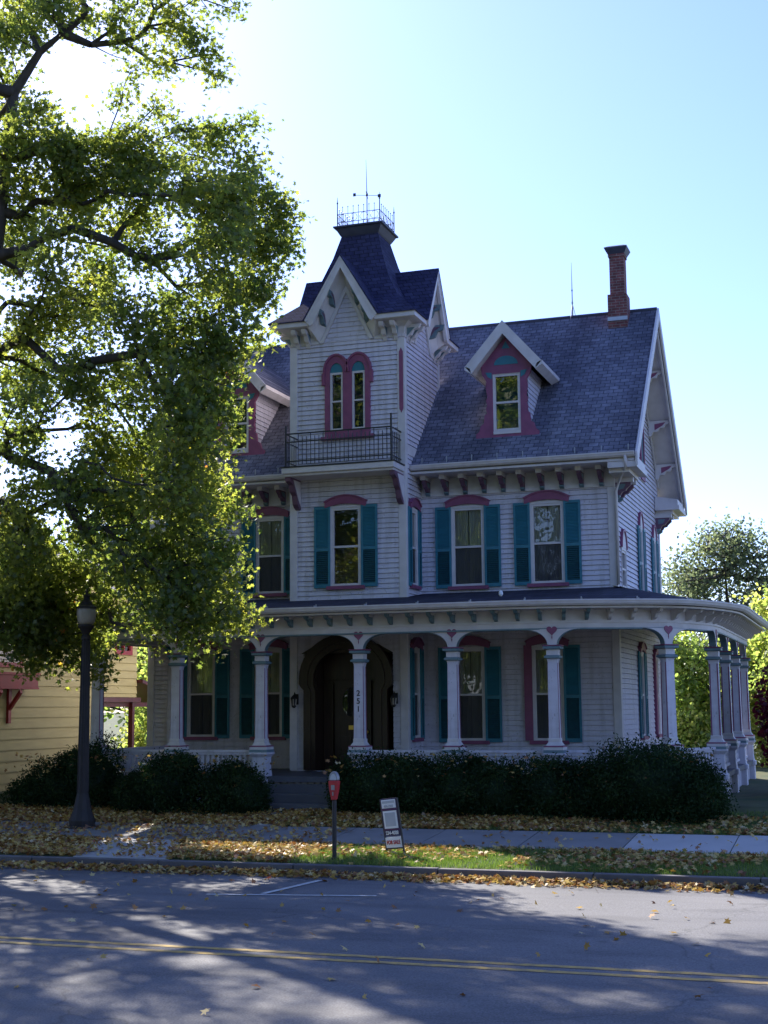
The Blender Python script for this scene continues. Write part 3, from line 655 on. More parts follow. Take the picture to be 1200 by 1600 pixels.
# -- dormers
def dormer(cx):
    Yf = 32.35; F = Frame((cx, Yf, 0), (1, 0, 0), (0, -1, 0)); hw = .5
    b = MB(F)
    # mauve front board with scrolled foot, built as a ring round the window
    zt = 10.86
    right = [(.78, 9.06), (.78, 9.16), (.70, 9.22), (.66, 9.36), (.58, 9.42), (.56, 9.62), (.50, 9.66), (.52, 9.78), (.49, 9.86), (.52, 9.98), (.48, 10.06), (.52, 10.3), (.50, 10.45), (.60, 10.62), (.64, zt)]
    apex = [(.0, 11.52)]
    outer = right + apex + [(-u, z) for u, z in reversed(right)]
    n = len(outer)
    inner = []
    for (u, z) in outer:
        inner.append((max(-.34, min(.34, u * (1 if abs(u) < .34 else 99))), min(max(z, 9.2), 10.62)))
    inner = [(.34, 9.2)] * 2 + [(.34, max(9.2, min(10.62, z))) for u, z in right[2:]] + [(0, 10.62)] + [(-.34, max(9.2, min(10.62, z))) for u, z in reversed(right[2:])] + [(-.34, 9.2)] * 2
    inner[len(right) - 1] = (.34, 10.62); inner[len(right) + 1] = (-.34, 10.62)
    b.ring(outer, inner, -.03, .05, 0, closed=True)
    # teal insets
    b.uz([(-.30, 10.84)] + [(u, z) for u, z in reversed(arc(0, 10.84, .30, .22, 0, 180, 10))], .05, .062, 1)
    for s in (-1, 1): b.uz([(s * .36, 10.5), (s * .36, 10.66), (s * .52, 10.68), (s * .46, 10.56)], .05, .062, 1)
    b.uz([(-.1, 11.24), (.1, 11.24), (0, 11.42)], .05, .062, 1)
    d = b.build('dormer', ['mauve', 'teal'], house)
    for s in (-1, 1):     # cheeks
        b = MB(F); z = 9.3
        while z < 10.75:
            dd = min(.02, .02); zt2 = min(z + .12, 10.8)
            b.add([(s * (hw + .022), -.02, z), (s * (hw + .022), -(z - 9.05), z), (s * hw, -(zt2 - 9.05), zt2), (s * hw, -.02, zt2)], [(0, 1, 2, 3)])
            b.add([(s * hw, -.02, z), (s * hw, -(z - 9.05), z), (s * (hw + .022), -(z - 9.05), z), (s * (hw + .022), -.02, z)], [(0, 1, 2, 3)]); z += .12
        b.build('dormer_cheek', 'siding', d, recalc=False)
    # roof: two slabs, thick white front boards
    ex, ez, az = .93, 10.80, 11.86
    b = MB(F)
    for s in (-1, 1):
        b.prism([(0, .34, az), (s * ex, .34, ez), (s * (ex - .06), .34, ez - .06), (0, .34, az - .08)], [(0, -2.75, az), (s * ex, -1.7, ez), (s * (ex - .06), -1.66, ez - .06), (0, -2.7, az - .08)])
    b.build('dormer_roof', 'roof_shingle', d)
    b = MB(F)
    for s in (-1, 1):
        b.prism([(0, .36, az + .01), (s * (ex + .02), .36, ez - .01), (s * (ex - .14), .36, ez - .19), (0, .36, az - .32)], [(0, .29, az + .01), (s * (ex + .02), .29, ez - .01), (s * (ex - .14), .29, ez - .19), (0, .29, az - .32)])
        b.prism([(0, .29, az - .10), (s * (ex - .05), .29, ez - .06), (s * (ex - .14), .29, ez - .18), (0, .29, az - .28)], [(0, -2.6, az - .10), (s * (ex - .05), -1.55, ez - .06), (s * (ex - .14), -1.5, ez - .18), (0, -2.5, az - .28)])
        b.prism([(s * (ex + .03), .36, ez - .0), (s * (ex + .03), .36, ez - .09), (s * (ex - .14), .36, ez - .20), (s * (ex - .10), .36, ez - .06)], [(s * (ex + .03), -1.75, ez - .0), (s * (ex + .03), -1.68, ez - .09), (s * (ex - .14), -1.6, ez - .20), (s * (ex - .10), -1.7, ez - .06)])
    b.build('dormer_cornice', 'white_trim', d)
    b = MB(F); b.box(-.34, .34, .03, .07, 9.13, 9.2); b.build('window_sill', 'white_trim', d)
    window(F, -.33, .33, 9.21, 10.61, sh='', hd=False, cur=None, screen=False, sill=None, parent=d)
    b = MB(F); b.box(-.46, .46, -.5, -.45, 9.1, 10.8); b.build('dark_backing', 'shade_teal', d)  # dark sheet behind the pane, stands in for the unlit room
    return d
dormer(-7.93); dormer(-15.1)

# -- chimney and roof aerial
b = MB(); cx, cy = -5.72, 35.9
b.box(cx - .25, cx + .25, cy - .27, cy + .27, 12.4, 13.32); b.box(cx - .19, cx + .19, cy - .2, cy + .2, 13.32, 14.36)
b.box(cx - .215, cx + .215, cy - .225, cy + .225, 14.36, 14.43)
ch = b.build('chimney', 'brick', house)
b = MB(); b.sq(cx, cy, [(.22, 14.43), (.30, 14.58), (.30, 14.61), (.2, 14.66)]); b.build('chimney_cap', 'ridge_metal', ch)
b = MB(); b.box(cx - .26, cx + .26, cy - .30, cy - .271, 12.60, 12.70); b.build('flashing', 'tv_metal', ch)
b = MB(); b.tube([(-7.02, 36.22, 12.9), (-7.02, 36.22, 13.7), (-7.02, 36.22, 14.5)], [.02, .014, .004], 5)
for a in range(3): b.tube([(-7.02 + .1 * math.cos(a * 2.1), 36.22 + .1 * math.sin(a * 2.1), 12.9), (-7.02, 36.22, 13.35)], .008, 4)
b.box(-7.04, -7.0, 36.2, 36.24, 13.35, 13.4); b.box(-7.04, -7.0, 36.2, 36.24, 13.7, 13.74)
b.build('roof_aerial', 'tv_metal', house)

# -- tower cornice, gables, mansard roof
FC = [Frame((TCX, TCY, 0), (1, 0, 0), (0, -1, 0)), Frame((TCX, TCY, 0), (0, 1, 0), (1, 0, 0)), Frame((TCX, TCY, 0), (-1, 0, 0), (0, 1, 0)), Frame((TCX, TCY, 0), (0, -1, 0), (-1, 0, 0))]
H = 1.45; E = 1.88; ZE = 11.98; GH = .86; GA = 13.5
for k, F in enumerate(FC):
    Eg = E if k < 3 else 1.6
    for s in (-1, 1):       # frieze and eave on each side of the gable
        b = MB(F)
        b.box(min(s * H, s * .72), max(s * H, s * .72), H - .02, H + .04, 11.48, 11.56)
        # coved soffit under the eave (mitred at the corner)
        u1 = s * GH
        pr = [(H + .02, 11.56), (H + .06, 11.72), (H + .2, 11.82), (E - .06, 11.84), (E, 11.86), (E, ZE), (H - .3, ZE + .02)]
        b.prism([(u1, d, z) for d, z in pr], [(s * d, d, z) for d, z in pr])
        b.build('tower_cornice', 'white_trim', house)
    # gable wall and its trim
    b = MB(F); z = 11.50; 
    while z < 12.72:
        za, zb = z, min(z + .12, 12.75); wa = .62 * (12.75 - za) / 1.25; wb = .62 * (12.75 - zb) / 1.25
        b.add([(-wa, H + .024, za), (wa, H + .024, za), (wb, H, zb), (-wb, H, zb)], [(0, 1, 2, 3)]); b.add([(-wa, H, za), (wa, H, za), (wa, H + .024, za), (-wa, H + .024, za)], [(0, 1, 2, 3)]); z += .12
    b.add([(-GH - .1, H - .005, 11.5), (GH + .1, H - .005, 11.5), (0, H - .005, 13.45)], [(0, 1, 2)])
    b.build('tower_gable_wall', 'siding', house, recalc=False)
    b = MB(F)
    for s in (-1, 1):
        b.prism([(0, H + .02, 12.90), (s * .70, H + .02, 11.49), (s * .60, H + .02, 11.49), (0, H + .02, 12.72)], [(0, H + .06, 12.90), (s * .70, H + .06, 11.49), (s * .60, H + .06, 11.49), (0, H + .06, 12.72)])
        # cove between the wall trim and the barge board
        b.prism([(0, H + .03, 12.88), (s * .70, H + .03, 11.50), (s * (GH - .05), H + .2, ZE - .26), (0, H + .2, GA - .34)], [(0, H, 13.3), (s * (GH + .05), H, 11.62), (s * (GH + .03), Eg - .02, ZE - .12), (0, Eg - .02, GA - .2)])
        # barge board
        b.prism([(0, Eg + .03, GA), (s * (GH + .05), Eg + .03, ZE - .02), (s * (GH - .06), Eg + .03, ZE - .14), (s * (GH - .13), Eg + .03, ZE - .10), (0, Eg + .03, GA - .26)],
                [(0, Eg - .05, GA), (s * (GH + .05), Eg - .05, ZE - .02), (s * (GH - .06), Eg - .05, ZE - .14), (s * (GH - .13), Eg - .05, ZE - .10), (0, Eg - .05, GA - .26)])
        b.prism([(0, Eg + .05, GA + .03), (s * (GH + .08), Eg + .05, ZE - .0), (s * (GH + .03), Eg + .05, ZE - .03), (0, Eg + .05, GA - .05)],
                [(0, Eg - .0, GA + .03), (s * (GH + .08), Eg - .0, ZE - .0), (s * (GH + .03), Eg - .0, ZE - .03), (0, Eg - .0, GA - .05)])
    b.build('tower_barge_board', 'white_trim', house)
    for s in (-1, 1):
        for u in (1.02, 1.3): bracket(F, s * u, 11.80, .0 + .42 + H, .34, .10, house, 'tower_bracket') if False else None
        for u in (1.0, 1.28):
            b = MB(F); b.dz([(H + .03, 11.80), (H + .40, 11.80), (H + .34, 11.70), (H + .22, 11.66), (H + .16, 11.54), (H + .08, 11.5), (H + .03, 11.40)], s * u - .055, s * u + .055, 0)
            b.dz([(H + .06, 11.72), (H + .26, 11.72), (H + .16, 11.62), (H + .06, 11.52)], s * u - .06, s * u + .06, 1)
            b.build('tower_bracket', ['white_trim', 'teal_trim'], house)
        for t in (.30, .62):
            u = s * (.1 + t * (GH - .1)); zt = GA - .36 - t * (GA - ZE - .08)
            b = MB(F); b.dz([(H + .05, zt), (H + .46, zt), (H + .40, zt - .13), (H + .26, zt - .16), (H + .2, zt - .3), (H + .05, zt - .36)], u - .05, u + .05, 0)
            b.dz([(H + .1, zt - .05), (H + .36, zt - .05), (H + .2, zt - .14), (H + .1, zt - .28)], u - .056, u + .056, 1)
            b.build('gable_bracket', ['teal_trim', 'mauve_grey'], house)
    # gable roof running back into the mansard
    b = MB(F)
    for s in (-1, 1):
        b.prism([(0, Eg + .06, GA + .07), (s * (GH + .12), Eg + .06, ZE + .01), (s * (GH + .08), Eg + .06, ZE - .0), (0, Eg + .06, GA + .03)],
                [(0, .4, GA + .07), (s * (GH + .12), .9, ZE + .01), (s * (GH + .08), .9, ZE), (0, .4, GA + .03)])
    b.build('tower_gable_roof', 'tower_shingle', house)
b = MB(); G0 = GH + .04; E3 = E + .03
for F in FC:
    b.F = F
    for s in (-1, 1):
        b.add([(s * E3, E3, ZE + .02), (s * G0, E3, ZE + .02), (s * .54, 1.24, 12.62), (s * 1.24, 1.24, 12.62)], [(0, 1, 2, 3)])
        b.add([(s * E3, E3, ZE + .02), (s * G0, E3, ZE + .02), (s * G0, E3, ZE - .01), (s * E3, E3, ZE - .01)], [(0, 1, 2, 3)])
        b.add([(s * 1.24, 1.24, 12.62), (s * .54, 1.24, 12.62), (s * .17, .89, 13.25), (s * .89, .89, 13.25)], [(0, 1, 2, 3)])
    for (a, za), (c, zc_) in (((.89, 13.25), (.66, 13.9)), ((.66, 13.9), (.49, 14.52))): b.add([(-a, a, za), (a, a, za), (c, c, zc_), (-c, c, zc_)], [(0, 1, 2, 3)])
b.build('tower_roof', 'tower_shingle', house, recalc=False)
b = MB(); b.sq(TCX, TCY, [(.49, 14.50), (.52, 14.54), (.61, 14.70), (.66, 14.72), (.66, 14.76), (.5, 14.78)]); b.build('tower_roof_cap', 'ridge_metal', house)
# iron cresting on the cap
b = MB(); c0 = .57; zc = 14.77
crest_posts = []
for sx in (-1, 1):
    for sy in (-1, 1):
        q = MB(); q.tube([(TCX + sx * c0, TCY + sy * c0, zc), (TCX + sx * c0, TCY + sy * c0, zc + .62), (TCX + sx * c0, TCY + sy * c0, zc + .78)], [.014, .012, .003], 5); q.lathe(TCX + sx * c0, TCY + sy * c0, [(.004, zc + .58), (.026, zc + .62), (.004, zc + .66)], 6); crest_posts.append(q)
for k in range(4):
    F = FC[k]; b.F = F
    b.tube([(-c0, c0, zc + .1), (c0, c0, zc + .1)], .009, 4); b.tube([(-c0, c0, zc + .32), (c0, c0, zc + .32)], .008, 4)
    for i in range(1, 8):
        u = -c0 + 2 * c0 * i / 8; hgt = .5 if i % 1 == 0 else .3
        b.tube([(u, c0, zc), (u, c0, zc + hgt)], .006, 4); b.lathe(u, c0, [(.003, zc + hgt - .02), (.017, zc + hgt), (.003, zc + hgt + .02)], 5)
    for i in range(4):
        u = -c0 + 2 * c0 * (i + .5) / 4
        b.tube([(u + .11 * math.cos(t * .7), c0, zc + .21 + .1 * math.sin(t * .7)) for t in range(10)], .006, 4)
cr = b.build('roof_cresting', 'iron', house)
for q in crest_posts: q.build('cresting_post', 'iron', cr)
b = MB(); vx, vy = TCX + .03, TCY
b.tube([(vx, vy, 14.7), (vx, vy, 15.7), (vx - .02, vy, 16.7)], [.014, .012, .003], 5)
b.tube([(vx - .32, vy - .05, 15.76), (vx + .34, vy + .05, 15.70)], .007, 4); b.tube([(vx - .08, vy + .3, 15.75), (vx + .08, vy - .3, 15.72)], .007, 4)
b.lathe(vx, vy, [(.004, 15.68), (.03, 15.72), (.03, 15.76), (.004, 15.82)], 6)
b.box(vx - .36, vx - .29, vy - .06, vy - .04, 15.73, 15.81); b.box(vx + .28, vx + .36, vy + .04, vy + .06, 15.66, 15.74); b.lathe(vx, vy, [(.004, 15.0), (.024, 15.04), (.004, 15.1)], 6)
b.build('weather_vane', 'iron', house)
# twin arched tower window
def twin(F, cx):
    b = MB(F)
    zs = 10.72
    for uc in (-.285, .285):
        b.ring([(cx + uc + u, z) for u, z in arc(0, zs, .30, .42, 0, 180, 16)], [(cx + uc + u, z) for u, z in arc(0, zs, .17, .24, 0, 180, 16)], .0, .07, 0, closed=False)
        b.ring([(cx + uc + u, z) for u, z in arc(0, zs, .345, .47, 0, 180, 16)], [(cx + uc + u, z) for u, z in arc(0, zs, .30, .42, 0, 180, 16)], .0, .10, 0, closed=False)
        b.uz([(cx + uc - .17, zs)] + [(cx + uc + u, z) for u, z in reversed(arc(0, zs, .17, .24, 0, 180, 12))], .0, .04, 1)
    b.box(cx - .66, cx - .58, .0, .09, 10.42, 10.72); b.box(cx + .58, cx + .66, .0, .09, 10.42, 10.72)
    b.box(cx - .585, cx - .455, 0, .07, 9.14, zs); b.box(cx + .455, cx + .585, 0, .07, 9.14, zs); b.box(cx - .115, cx + .115, 0, .07, 9.14, zs)
    b.box(cx - .455, cx - .115, 0, .06, 9.14, 9.27); b.box(cx + .115, cx + .455, 0, .06, 9.14, 9.27); b.box(cx - .68, cx + .68, 0, .10, 9.05, 9.14)
    tw = b.build('twin_window', ['mauve', 'teal'], house)
    for uc in (-.285, .285):
        a, c = cx + uc - .165, cx + uc + .165; q = MB(F)
        for (e, f, g, h) in ((a, a + .045, 9.28, zs), (c - .045, c, 9.28, zs), (a + .045, c - .045, zs - .05, zs), (a + .045, c - .045, 9.28, 9.33), (a + .045, c - .045, 9.98, 10.02)): q.box(e, f, -.04, .05, g, h)
        q.build('sash', 'white_trim', tw)
        q = MB(F); q.add([(a, .0, 9.28), (c, .0, 9.28), (c, .0, zs), (a, .0, zs)], [(0, 1, 2, 3)]); q.build('pane', 'glass', tw, recalc=False)
        q = MB(F); q.box(a - .02, c + .02, -.3, -.28, 9.28, zs); q.build('dark_backing', 'shade_teal', tw)  # near-black sheet close behind each pane, in place of an unlit interior
twin(FT, -11.61)
b = MB(); b.box(-7.72, -7.62, 30.25, 30.33, 4.98, 5.04); b.lathe(-7.64, 30.2, [(.02, 5.03), (.05, 5.08), (.045, 5.14), (.02, 5.17)], 8); b.box(-7.6, -7.5, 30.24, 30.3, 4.98, 5.02); b.build('roof_flood_lamp', 'sign_white', house)
# -- balcony
b = MB(FT); b.box(-13.02, -10.18, .02, .82, 8.16, 8.30); b.box(-12.98, -10.22, .02, .76, 8.10, 8.16)
bal = b.build('balcony_deck', 'white_trim', house, bevel=.01)
b = MB(FT); b.box(-13.04, -10.16, .03, .84, 8.303, 8.33); b.build('deck_covering', 'iron', bal)
for u in (-12.97, -10.33):
    b = MB(FT); b.dz([(.04, 8.1), (.72, 8.1), (.70, 8.0), (.5, 7.94), (.42, 7.78), (.3, 7.7), (.24, 7.5), (.14, 7.42), (.04, 7.38)], u, u + .13, 0)
    b.dz([(.04, 8.06), (.5, 8.06), (.34, 7.84), (.18, 7.6), (.04, 7.46)], u - .004, u + .134, 1); b.build('balcony_bracket', ['mauve_grey', 'white_trim'], house)
rail = MB(FT)
zr = 8.33
for z, r in ((zr + .13, .018), (zr + .60, .018), (zr + .80, .022)):
    rail.tube([(-12.93, .03, z), (-12.93, .76, z), (-10.26, .76, z), (-10.26, .03, z)], r, 4)
rl = rail.build('balcony_railing', 'iron', house)
for u, h in ((-12.93, 1.0), (-10.26, 1.12)):
    q = MB(FT); q.tube([(u, .76, zr), (u, .76, zr + h)], .026, 6); q.build('railing_post', 'iron', rl)
for i in range(1, 25):
    u = -12.93 + 2.67 * i / 25; q = MB(FT); q.tube([(u, .76, zr + .05), (u, .76, zr + (.80 if i % 3 == 0 else .72))], .012, 4); q.build('baluster', 'iron', rl)
for i in range(1, 6):
    for u in (-12.93, -10.26): q = MB(FT); q.tube([(u, .76 * i / 6, zr + .05), (u, .76 * i / 6, zr + .72)], .012, 4); q.build('baluster', 'iron', rl)
# -- front door
dc = -11.68
def horseshoe(w_, zsp, top, foot, step):
    R_ = [(dc + w_ - step, foot), (dc + w_ - step, zsp - .28), (dc + w_ - step * .3, zsp - .2), (dc + w_, zsp - .14)]
    A = arc(dc, zsp, w_, top - zsp, 0, 180, 20)
    return R_ + A + [(2 * dc - u, z) for u, z in reversed(R_)]
b = MB(FT); outer = horseshoe(1.17, 3.32, 4.36, ZF + .02, .12); inner = horseshoe(.80, 3.30, 4.0, ZF + .02, .05)
b.ring(outer, inner, .0, .14, 0, closed=False)
mid = horseshoe(1.0, 3.31, 4.2, ZF + .02, .08); mid2 = horseshoe(.94, 3.31, 4.14, ZF + .02, .08); b.ring(mid, mid2, .14, .17, 0, closed=False)
b.box(dc - .80, dc - .76, -.45, .0, ZF, 4.0); b.box(dc + .76, dc + .80, -.45, .0, ZF, 4.0)
b.uz([(dc - 1.16, 3.9), (dc + 1.16, 3.9), (dc + .8, 4.1), (dc, 4.3), (dc - .8, 4.1)], .0, .03, 0)
b.box(dc - 1.12, dc + 1.12, -.55, -.5, ZF, 4.4)
sur = b.build('door_surround', 'door_wood', house)
b = MB(FT); b.box(dc - .46, dc + .46, -.46, -.40, ZF + .04, 3.25)
for (u0, u1, z0, z1) in ((-.36, -.04, 1.3, 1.95), (.04, .36, 1.3, 1.95), (-.36, .36, 2.32, 2.4)): b.box(dc + u0, dc + u1, -.40, -.375, z0, z1)
b.ring([(dc + u, z) for u, z in arc(0, 2.75, .34, .42, 0, 360, 20)][:-1], [(dc + u, z) for u, z in arc(0, 2.75, .27, .35, 0, 360, 20)][:-1], -.40, -.37)
dr = b.build('door', 'door_wood', house)
b = MB(FT); b.uz([(dc + u, z) for u, z in arc(0, 2.75, .27, .35, 0, 360, 20)][:-1], -.398, -.392); b.build('pane', 'glass', dr)
b = MB(FT); b.box(dc - .1, dc + .1, -.399, -.38, 2.10, 2.20); b.build('letter_slot', 'brass', dr)
b = MB(FT); b.lathe(dc + .38, -.36, [(.01, 2.0), (.035, 2.03), (.035, 2.06), (.01, 2.09)], 8); b.build('door_knob', 'brass', dr)
b = MB(FT)
for s in (-1, 1): b.box(dc + s * .63 - .12, dc + s * .63 + .12, -.46, -.42, 1.3, 3.2)
b.box(dc - .74, dc + .74, -.46, -.42, 3.3, 3.9); b.build('side_light', 'door_wood', sur)
for s, u in ((-1, -12.95), (1, -10.45)):
    b = MB(FT); b.box(u - .05, u + .05, .03, .06, 2.7, 2.95); b.tube([(u, .05, 2.9), (u, .16, 2.98), (u, .2, 2.92)], .012, 6)
    b.lathe(u, .2, [(.02, 2.93), (.09, 2.86), (.085, 2.84), (.06, 2.66), (.03, 2.62)], 6)
    ln = b.build('wall_lantern', 'lamp_iron', house)
    b = MB(FT); b.lathe(u, .2, [(.082, 2.83), (.064, 2.68)], 6, rot=.2); b.build('lantern_glass', 'globe', ln)

# ------------------------------------------------------------------ porch
def along(P, step, start=.25):
    out = []; d = start; acc = 0
    for a, c in zip(P, P[1:]):
        L = math.hypot(c[0] - a[0], c[1] - a[1])
        while d <= acc + L:
            t = (d - acc) / L; out.append((a[0] + (c[0] - a[0]) * t, a[1] + (c[1] - a[1]) * t, (c[0] - a[0]) / L, (c[1] - a[1]) / L)); d += step
        acc += L
    return out
PE = [(-16.9, 28.7), (-6.17, 28.7), (-3.95, 29.55), (-3.2, 31.5), (-3.2, 39.6)]
colsXY = [(-16.9, 28.7), (-14.85, 28.7), (-12.76, 28.7), (-10.44, 28.7), (-8.33, 28.7), (-6.17, 28.7), (-3.95, 29.55), (-3.2, 31.5), (-3.2, 34.1), (-3.2, 36.7), (-3.2, 39.2)]
def offset(P, o):
    out = []
    for i, p in enumerate(P):
        ns = []
        for a, c in ((i - 1, i), (i, i + 1)):
            if a >= 0 and c < len(P):
                dx, dy = P[c][0] - P[a][0], P[c][1] - P[a][1]; L = math.hypot(dx, dy); ns.append((dy / L, -dx / L))
        nx = sum(n[0] for n in ns); ny = sum(n[1] for n in ns); L = math.hypot(nx, ny); nx /= L; ny /= L
        k = 1 / max(.3, nx * ns[0][0] + ny * ns[0][1]); out.append((p[0] + nx * o * k, p[1] + ny * o * k))
    return out
def smooth_path(P, it=3):
    for _ in range(it):
        Q = [P[0]]
        for i in range(1, len(P) - 1):
            a, p, c = P[i - 1], P[i], P[i + 1]
            def lim(q, r):
                L = math.hypot(q[0] - p[0], q[1] - p[1]); f = min(.25, r / L); return (p[0] + (q[0] - p[0]) * f, p[1] + (q[1] - p[1]) * f)
            Q += [lim(a, .45), lim(c, .45)]
        P = Q + [P[-1]]
    return P
GE = [(-17.55, 28.0)] + offset(PE, .62)[1:]; GE[-1] = (GE[-1][0], 40.2); GE = smooth_path(GE)
ZG = 4.74
# roof: from eave path up to the wall line
def inner_pt(p):
    x, y = p
    if y <= 28.12 and x < -6: return (min(x, XRt + .1), WY + .05, 5.36)
    if x > -2.9 and y > 32.0: return (XRt - .05, y, 5.36)
    # corner fan
    t = min(1, max(0, (x + 6) / 3.1)); return (min(XRt + .05, x), WY + .05 if y < 32.5 else y, 5.36)
b = MB(); rows = [(p, inner_pt(p)) for p in GE]; V = []; 
for (p, q) in rows: V += [(p[0], p[1], ZG + .02), (q[0], q[1], q[2]), (p[0], p[1], ZG - .02), (q[0], q[1], q[2] - .04)]
F_ = []
for i in range(len(rows) - 1): a = 4 * i; F_ += [(a, a + 4, a + 5, a + 1), (a + 2, a + 6, a + 7, a + 3), (a, a + 4, a + 6, a + 2)]
b.add(V, F_); b.build('porch_roof', 'porch_shingle', house)
gutter([(x, y, ZG) for x, y in GE], 'porch_gutter')
for (x, y, tx, ty) in along(GE, 1.15, .6):
    b = MB(Frame((x, y, 0), (tx, ty, 0), (ty, -tx, 0))); b.box(-.01, .01, .02, .13, ZG + .03, ZG + .055); b.box(-.01, .01, -.01, .01, ZG + .03, ZG + .09); b.build('gutter_hanger', 'tv_metal', house)
# left end of porch roof
b = MB(); b.prism([(-17.55, 28.0, 4.2), (-17.55, 32.5, 4.2), (-17.55, 32.5, 5.30), (-17.55, 28.0, 4.70)], [(-17.5, 28.0, 4.2), (-17.5, 32.5, 4.2), (-17.5, 32.5, 5.30), (-17.5, 28.0, 4.70)]); b.build('porch_gable', 'siding', house)
# soffit, frieze, beam
def band(P0, P1, z0, z1, name, mat, parent=house):    # solid between two offset paths
    b = MB(); V = []
    for p, q in zip(P0, P1): V += [(p[0], p[1], z0), (q[0], q[1], z0), (q[0], q[1], z1), (p[0], p[1], z1)]
    n = len(P0); F_ = [(4 * i + j, 4 * i + (j + 1) % 4, 4 * i + 4 + (j + 1) % 4, 4 * i + 4 + j) for i in range(n - 1) for j in range(4)] + [(0, 1, 2, 3), tuple(4 * (n - 1) + j for j in range(4))]
    b.add(V, F_); return b.build(name, mat, parent)
PS = smooth_path(PE); PSo = offset(PS, .10); PSi = offset(PS, -.10)
GEi = offset(PS, .60); GEi[0] = (-17.5, 28.04)
band(GEi, offset(PS, -.12), 4.60, 4.64, 'porch_soffit', 'white_trim')
band(offset(PS, .09), offset(PS, -.09), 4.22, 4.60, 'porch_frieze', 'white_trim')
band(offset(PS, .115), offset(PS, .09), 4.33, 4.37, 'frieze_moulding', 'white_trim')
band(offset(PS, .12), offset(PS, -.12), 4.19, 4.22, 'porch_beam', 'teal_trim')
# brackets along the frieze
for (x, y, tx, ty) in along(PS, .465):
    F = Frame((x, y, 0), (tx, ty, 0), (ty, -tx, 0)); b = MB(F)
    b.dz([(.09, 4.60), (.50, 4.60), (.46, 4.54), (.30, 4.50), (.24, 4.42), (.12, 4.38), (.09, 4.38)], -.035, .035, 0); b.box(-.05, .05, .09, .34, 4.55, 4.598, 1)
    b.build('porch_bracket', ['teal_trim' if x < -5.5 else 'white_trim', 'white_trim'], house)
# spandrels between columns: a curved piece on each side, joined above the capital
def tangent(i):
    a = colsXY[max(0, i - 1)]; c = colsXY[min(len(colsXY) - 1, i + 1)]; L = math.hypot(c[0] - a[0], c[1] - a[1]); return ((c[0] - a[0]) / L, (c[1] - a[1]) / L)
def heart(cx, cz, s):
    pts = []
    for i in range(24):
        t = 2 * math.pi * i / 24; pts.append((cx + s * 16 * math.sin(t) ** 3 / 16, cz + s * (13 * math.cos(t) - 5 * math.cos(2 * t) - 2 * math.cos(3 * t) - math.cos(4 * t)) / 16))
    return pts
def column(x, y, i, left=True, right=True, engaged=False):
    a = colsXY[i - 1] if i > 0 else None; c = colsXY[i + 1] if i + 1 < len(colsXY) else None
    tx, ty = (1, 0) if i < 6 else ((.7, .7) if i == 6 else (0, 1))
    F = Frame((x, y, 0), (tx, ty, 0), (ty, -tx, 0)); zb = gz(y) - .1
    b = MB(F); prof = lambda P, m=0: b.sq(0, 0, P, m)
    prof([(.11, 1.86), (.105, 2.3), (.10, 3.5), (.105, 3.55), (.12, 3.58)]); cm = b.build('porch_column', 'siding', house)
    b = MB(F)
    for (su, sd_) in ((1, 1), (-1, 1), (1, -1), (-1, -1)):
        b.prism([(su * .114 - .006 * su, sd_ * .100 + 0, 1.95), (su * .112, sd_ * .075, 1.95), (su * .116, sd_ * .075, 1.95), (su * .116, sd_ * .102, 1.95)], [(su * .104 - .006 * su, sd_ * .09, 3.5), (su * .102, sd_ * .068, 3.5), (su * .106, sd_ * .068, 3.5), (su * .106, sd_ * .092, 3.5)])
    b.build('stripe', 'mauve', cm)
    b = MB(F); b.sq(0, 0, [(.115, 3.58), (.16, 3.60), (.16, 3.64), (.12, 3.66)], 1); b.sq(0, 0, [(.12, 3.66), (.12, 3.77)], 0)
    b.sq(0, 0, [(.12, 3.77), (.18, 3.79), (.18, 3.83), (.17, 3.84)], 1); b.sq(0, 0, [(.17, 3.841), (.19, 3.85), (.19, 3.865), (.12, 3.87)], 2)
    b.build('capital', ['white_trim', 'teal_trim', 'mauve'], cm)
    b = MB(F); b.sq(0, 0, [(.21, 1.66), (.21, 1.72)], 1); b.sq(0, 0, [(.20, 1.72), (.20, 1.78)], 0); b.sq(0, 0, [(.205, 1.78), (.205, 1.80), (.17, 1.81)], 2); b.sq(0, 0, [(.165, 1.81), (.12, 1.88), (.12, 1.94), (.113, 1.96)], 0)
    b.build('column_base', ['white_trim', 'teal_trim', 'mauve'], cm)
    if not engaged:
        b = MB(F); b.sq(0, 0, [(.19, zb), (.19, 1.0), (.22, 1.02), (.22, 1.12), (.18, 1.14), (.16, 1.3), (.16, 1.55), (.2, 1.6), (.22, 1.62), (.22, 1.66)], 0)
        b.build('pedestal', 'siding', cm)
    # spandrel
    r = .47; b = MB(F); pts = []
    if right: pts += [(r + .10, 4.20)] + [(.10 + r - r * math.cos(R(t)), 3.87 + (4.195 - 3.87) * math.sin(R(t))) for t in range(88, -1, -8)]
    else: pts += [(.10, 4.20), (.10, 3.87)]
    if left: pts += [(-(.10 + r - r * math.cos(R(t))), 3.87 + (4.195 - 3.87) * math.sin(R(t))) for t in range(0, 89, 8)] + [(-r - .10, 4.20)]
    else: pts += [(-.10, 3.87), (-.10, 4.20)]
    b.uz(pts, -.075, .075); b2 = b.build('spandrel', 'white_trim', cm)
    b = MB(F); b.ring([(u, z) for u, z in pts[1:-1]], [(u * .985, z - .012) for u, z in pts[1:-1]], -.078, .078, 0, closed=False); b.build('spandrel_edging', 'teal_trim', cm)
    b = MB(F); b.uz(heart(0, 4.17, .11), .075, .092); b.uz([(-.012, 4.03), (0, 3.98), (.012, 4.03), (0, 4.07)], .075, .085)
    b.build('heart', 'mauve', cm)
    return cm
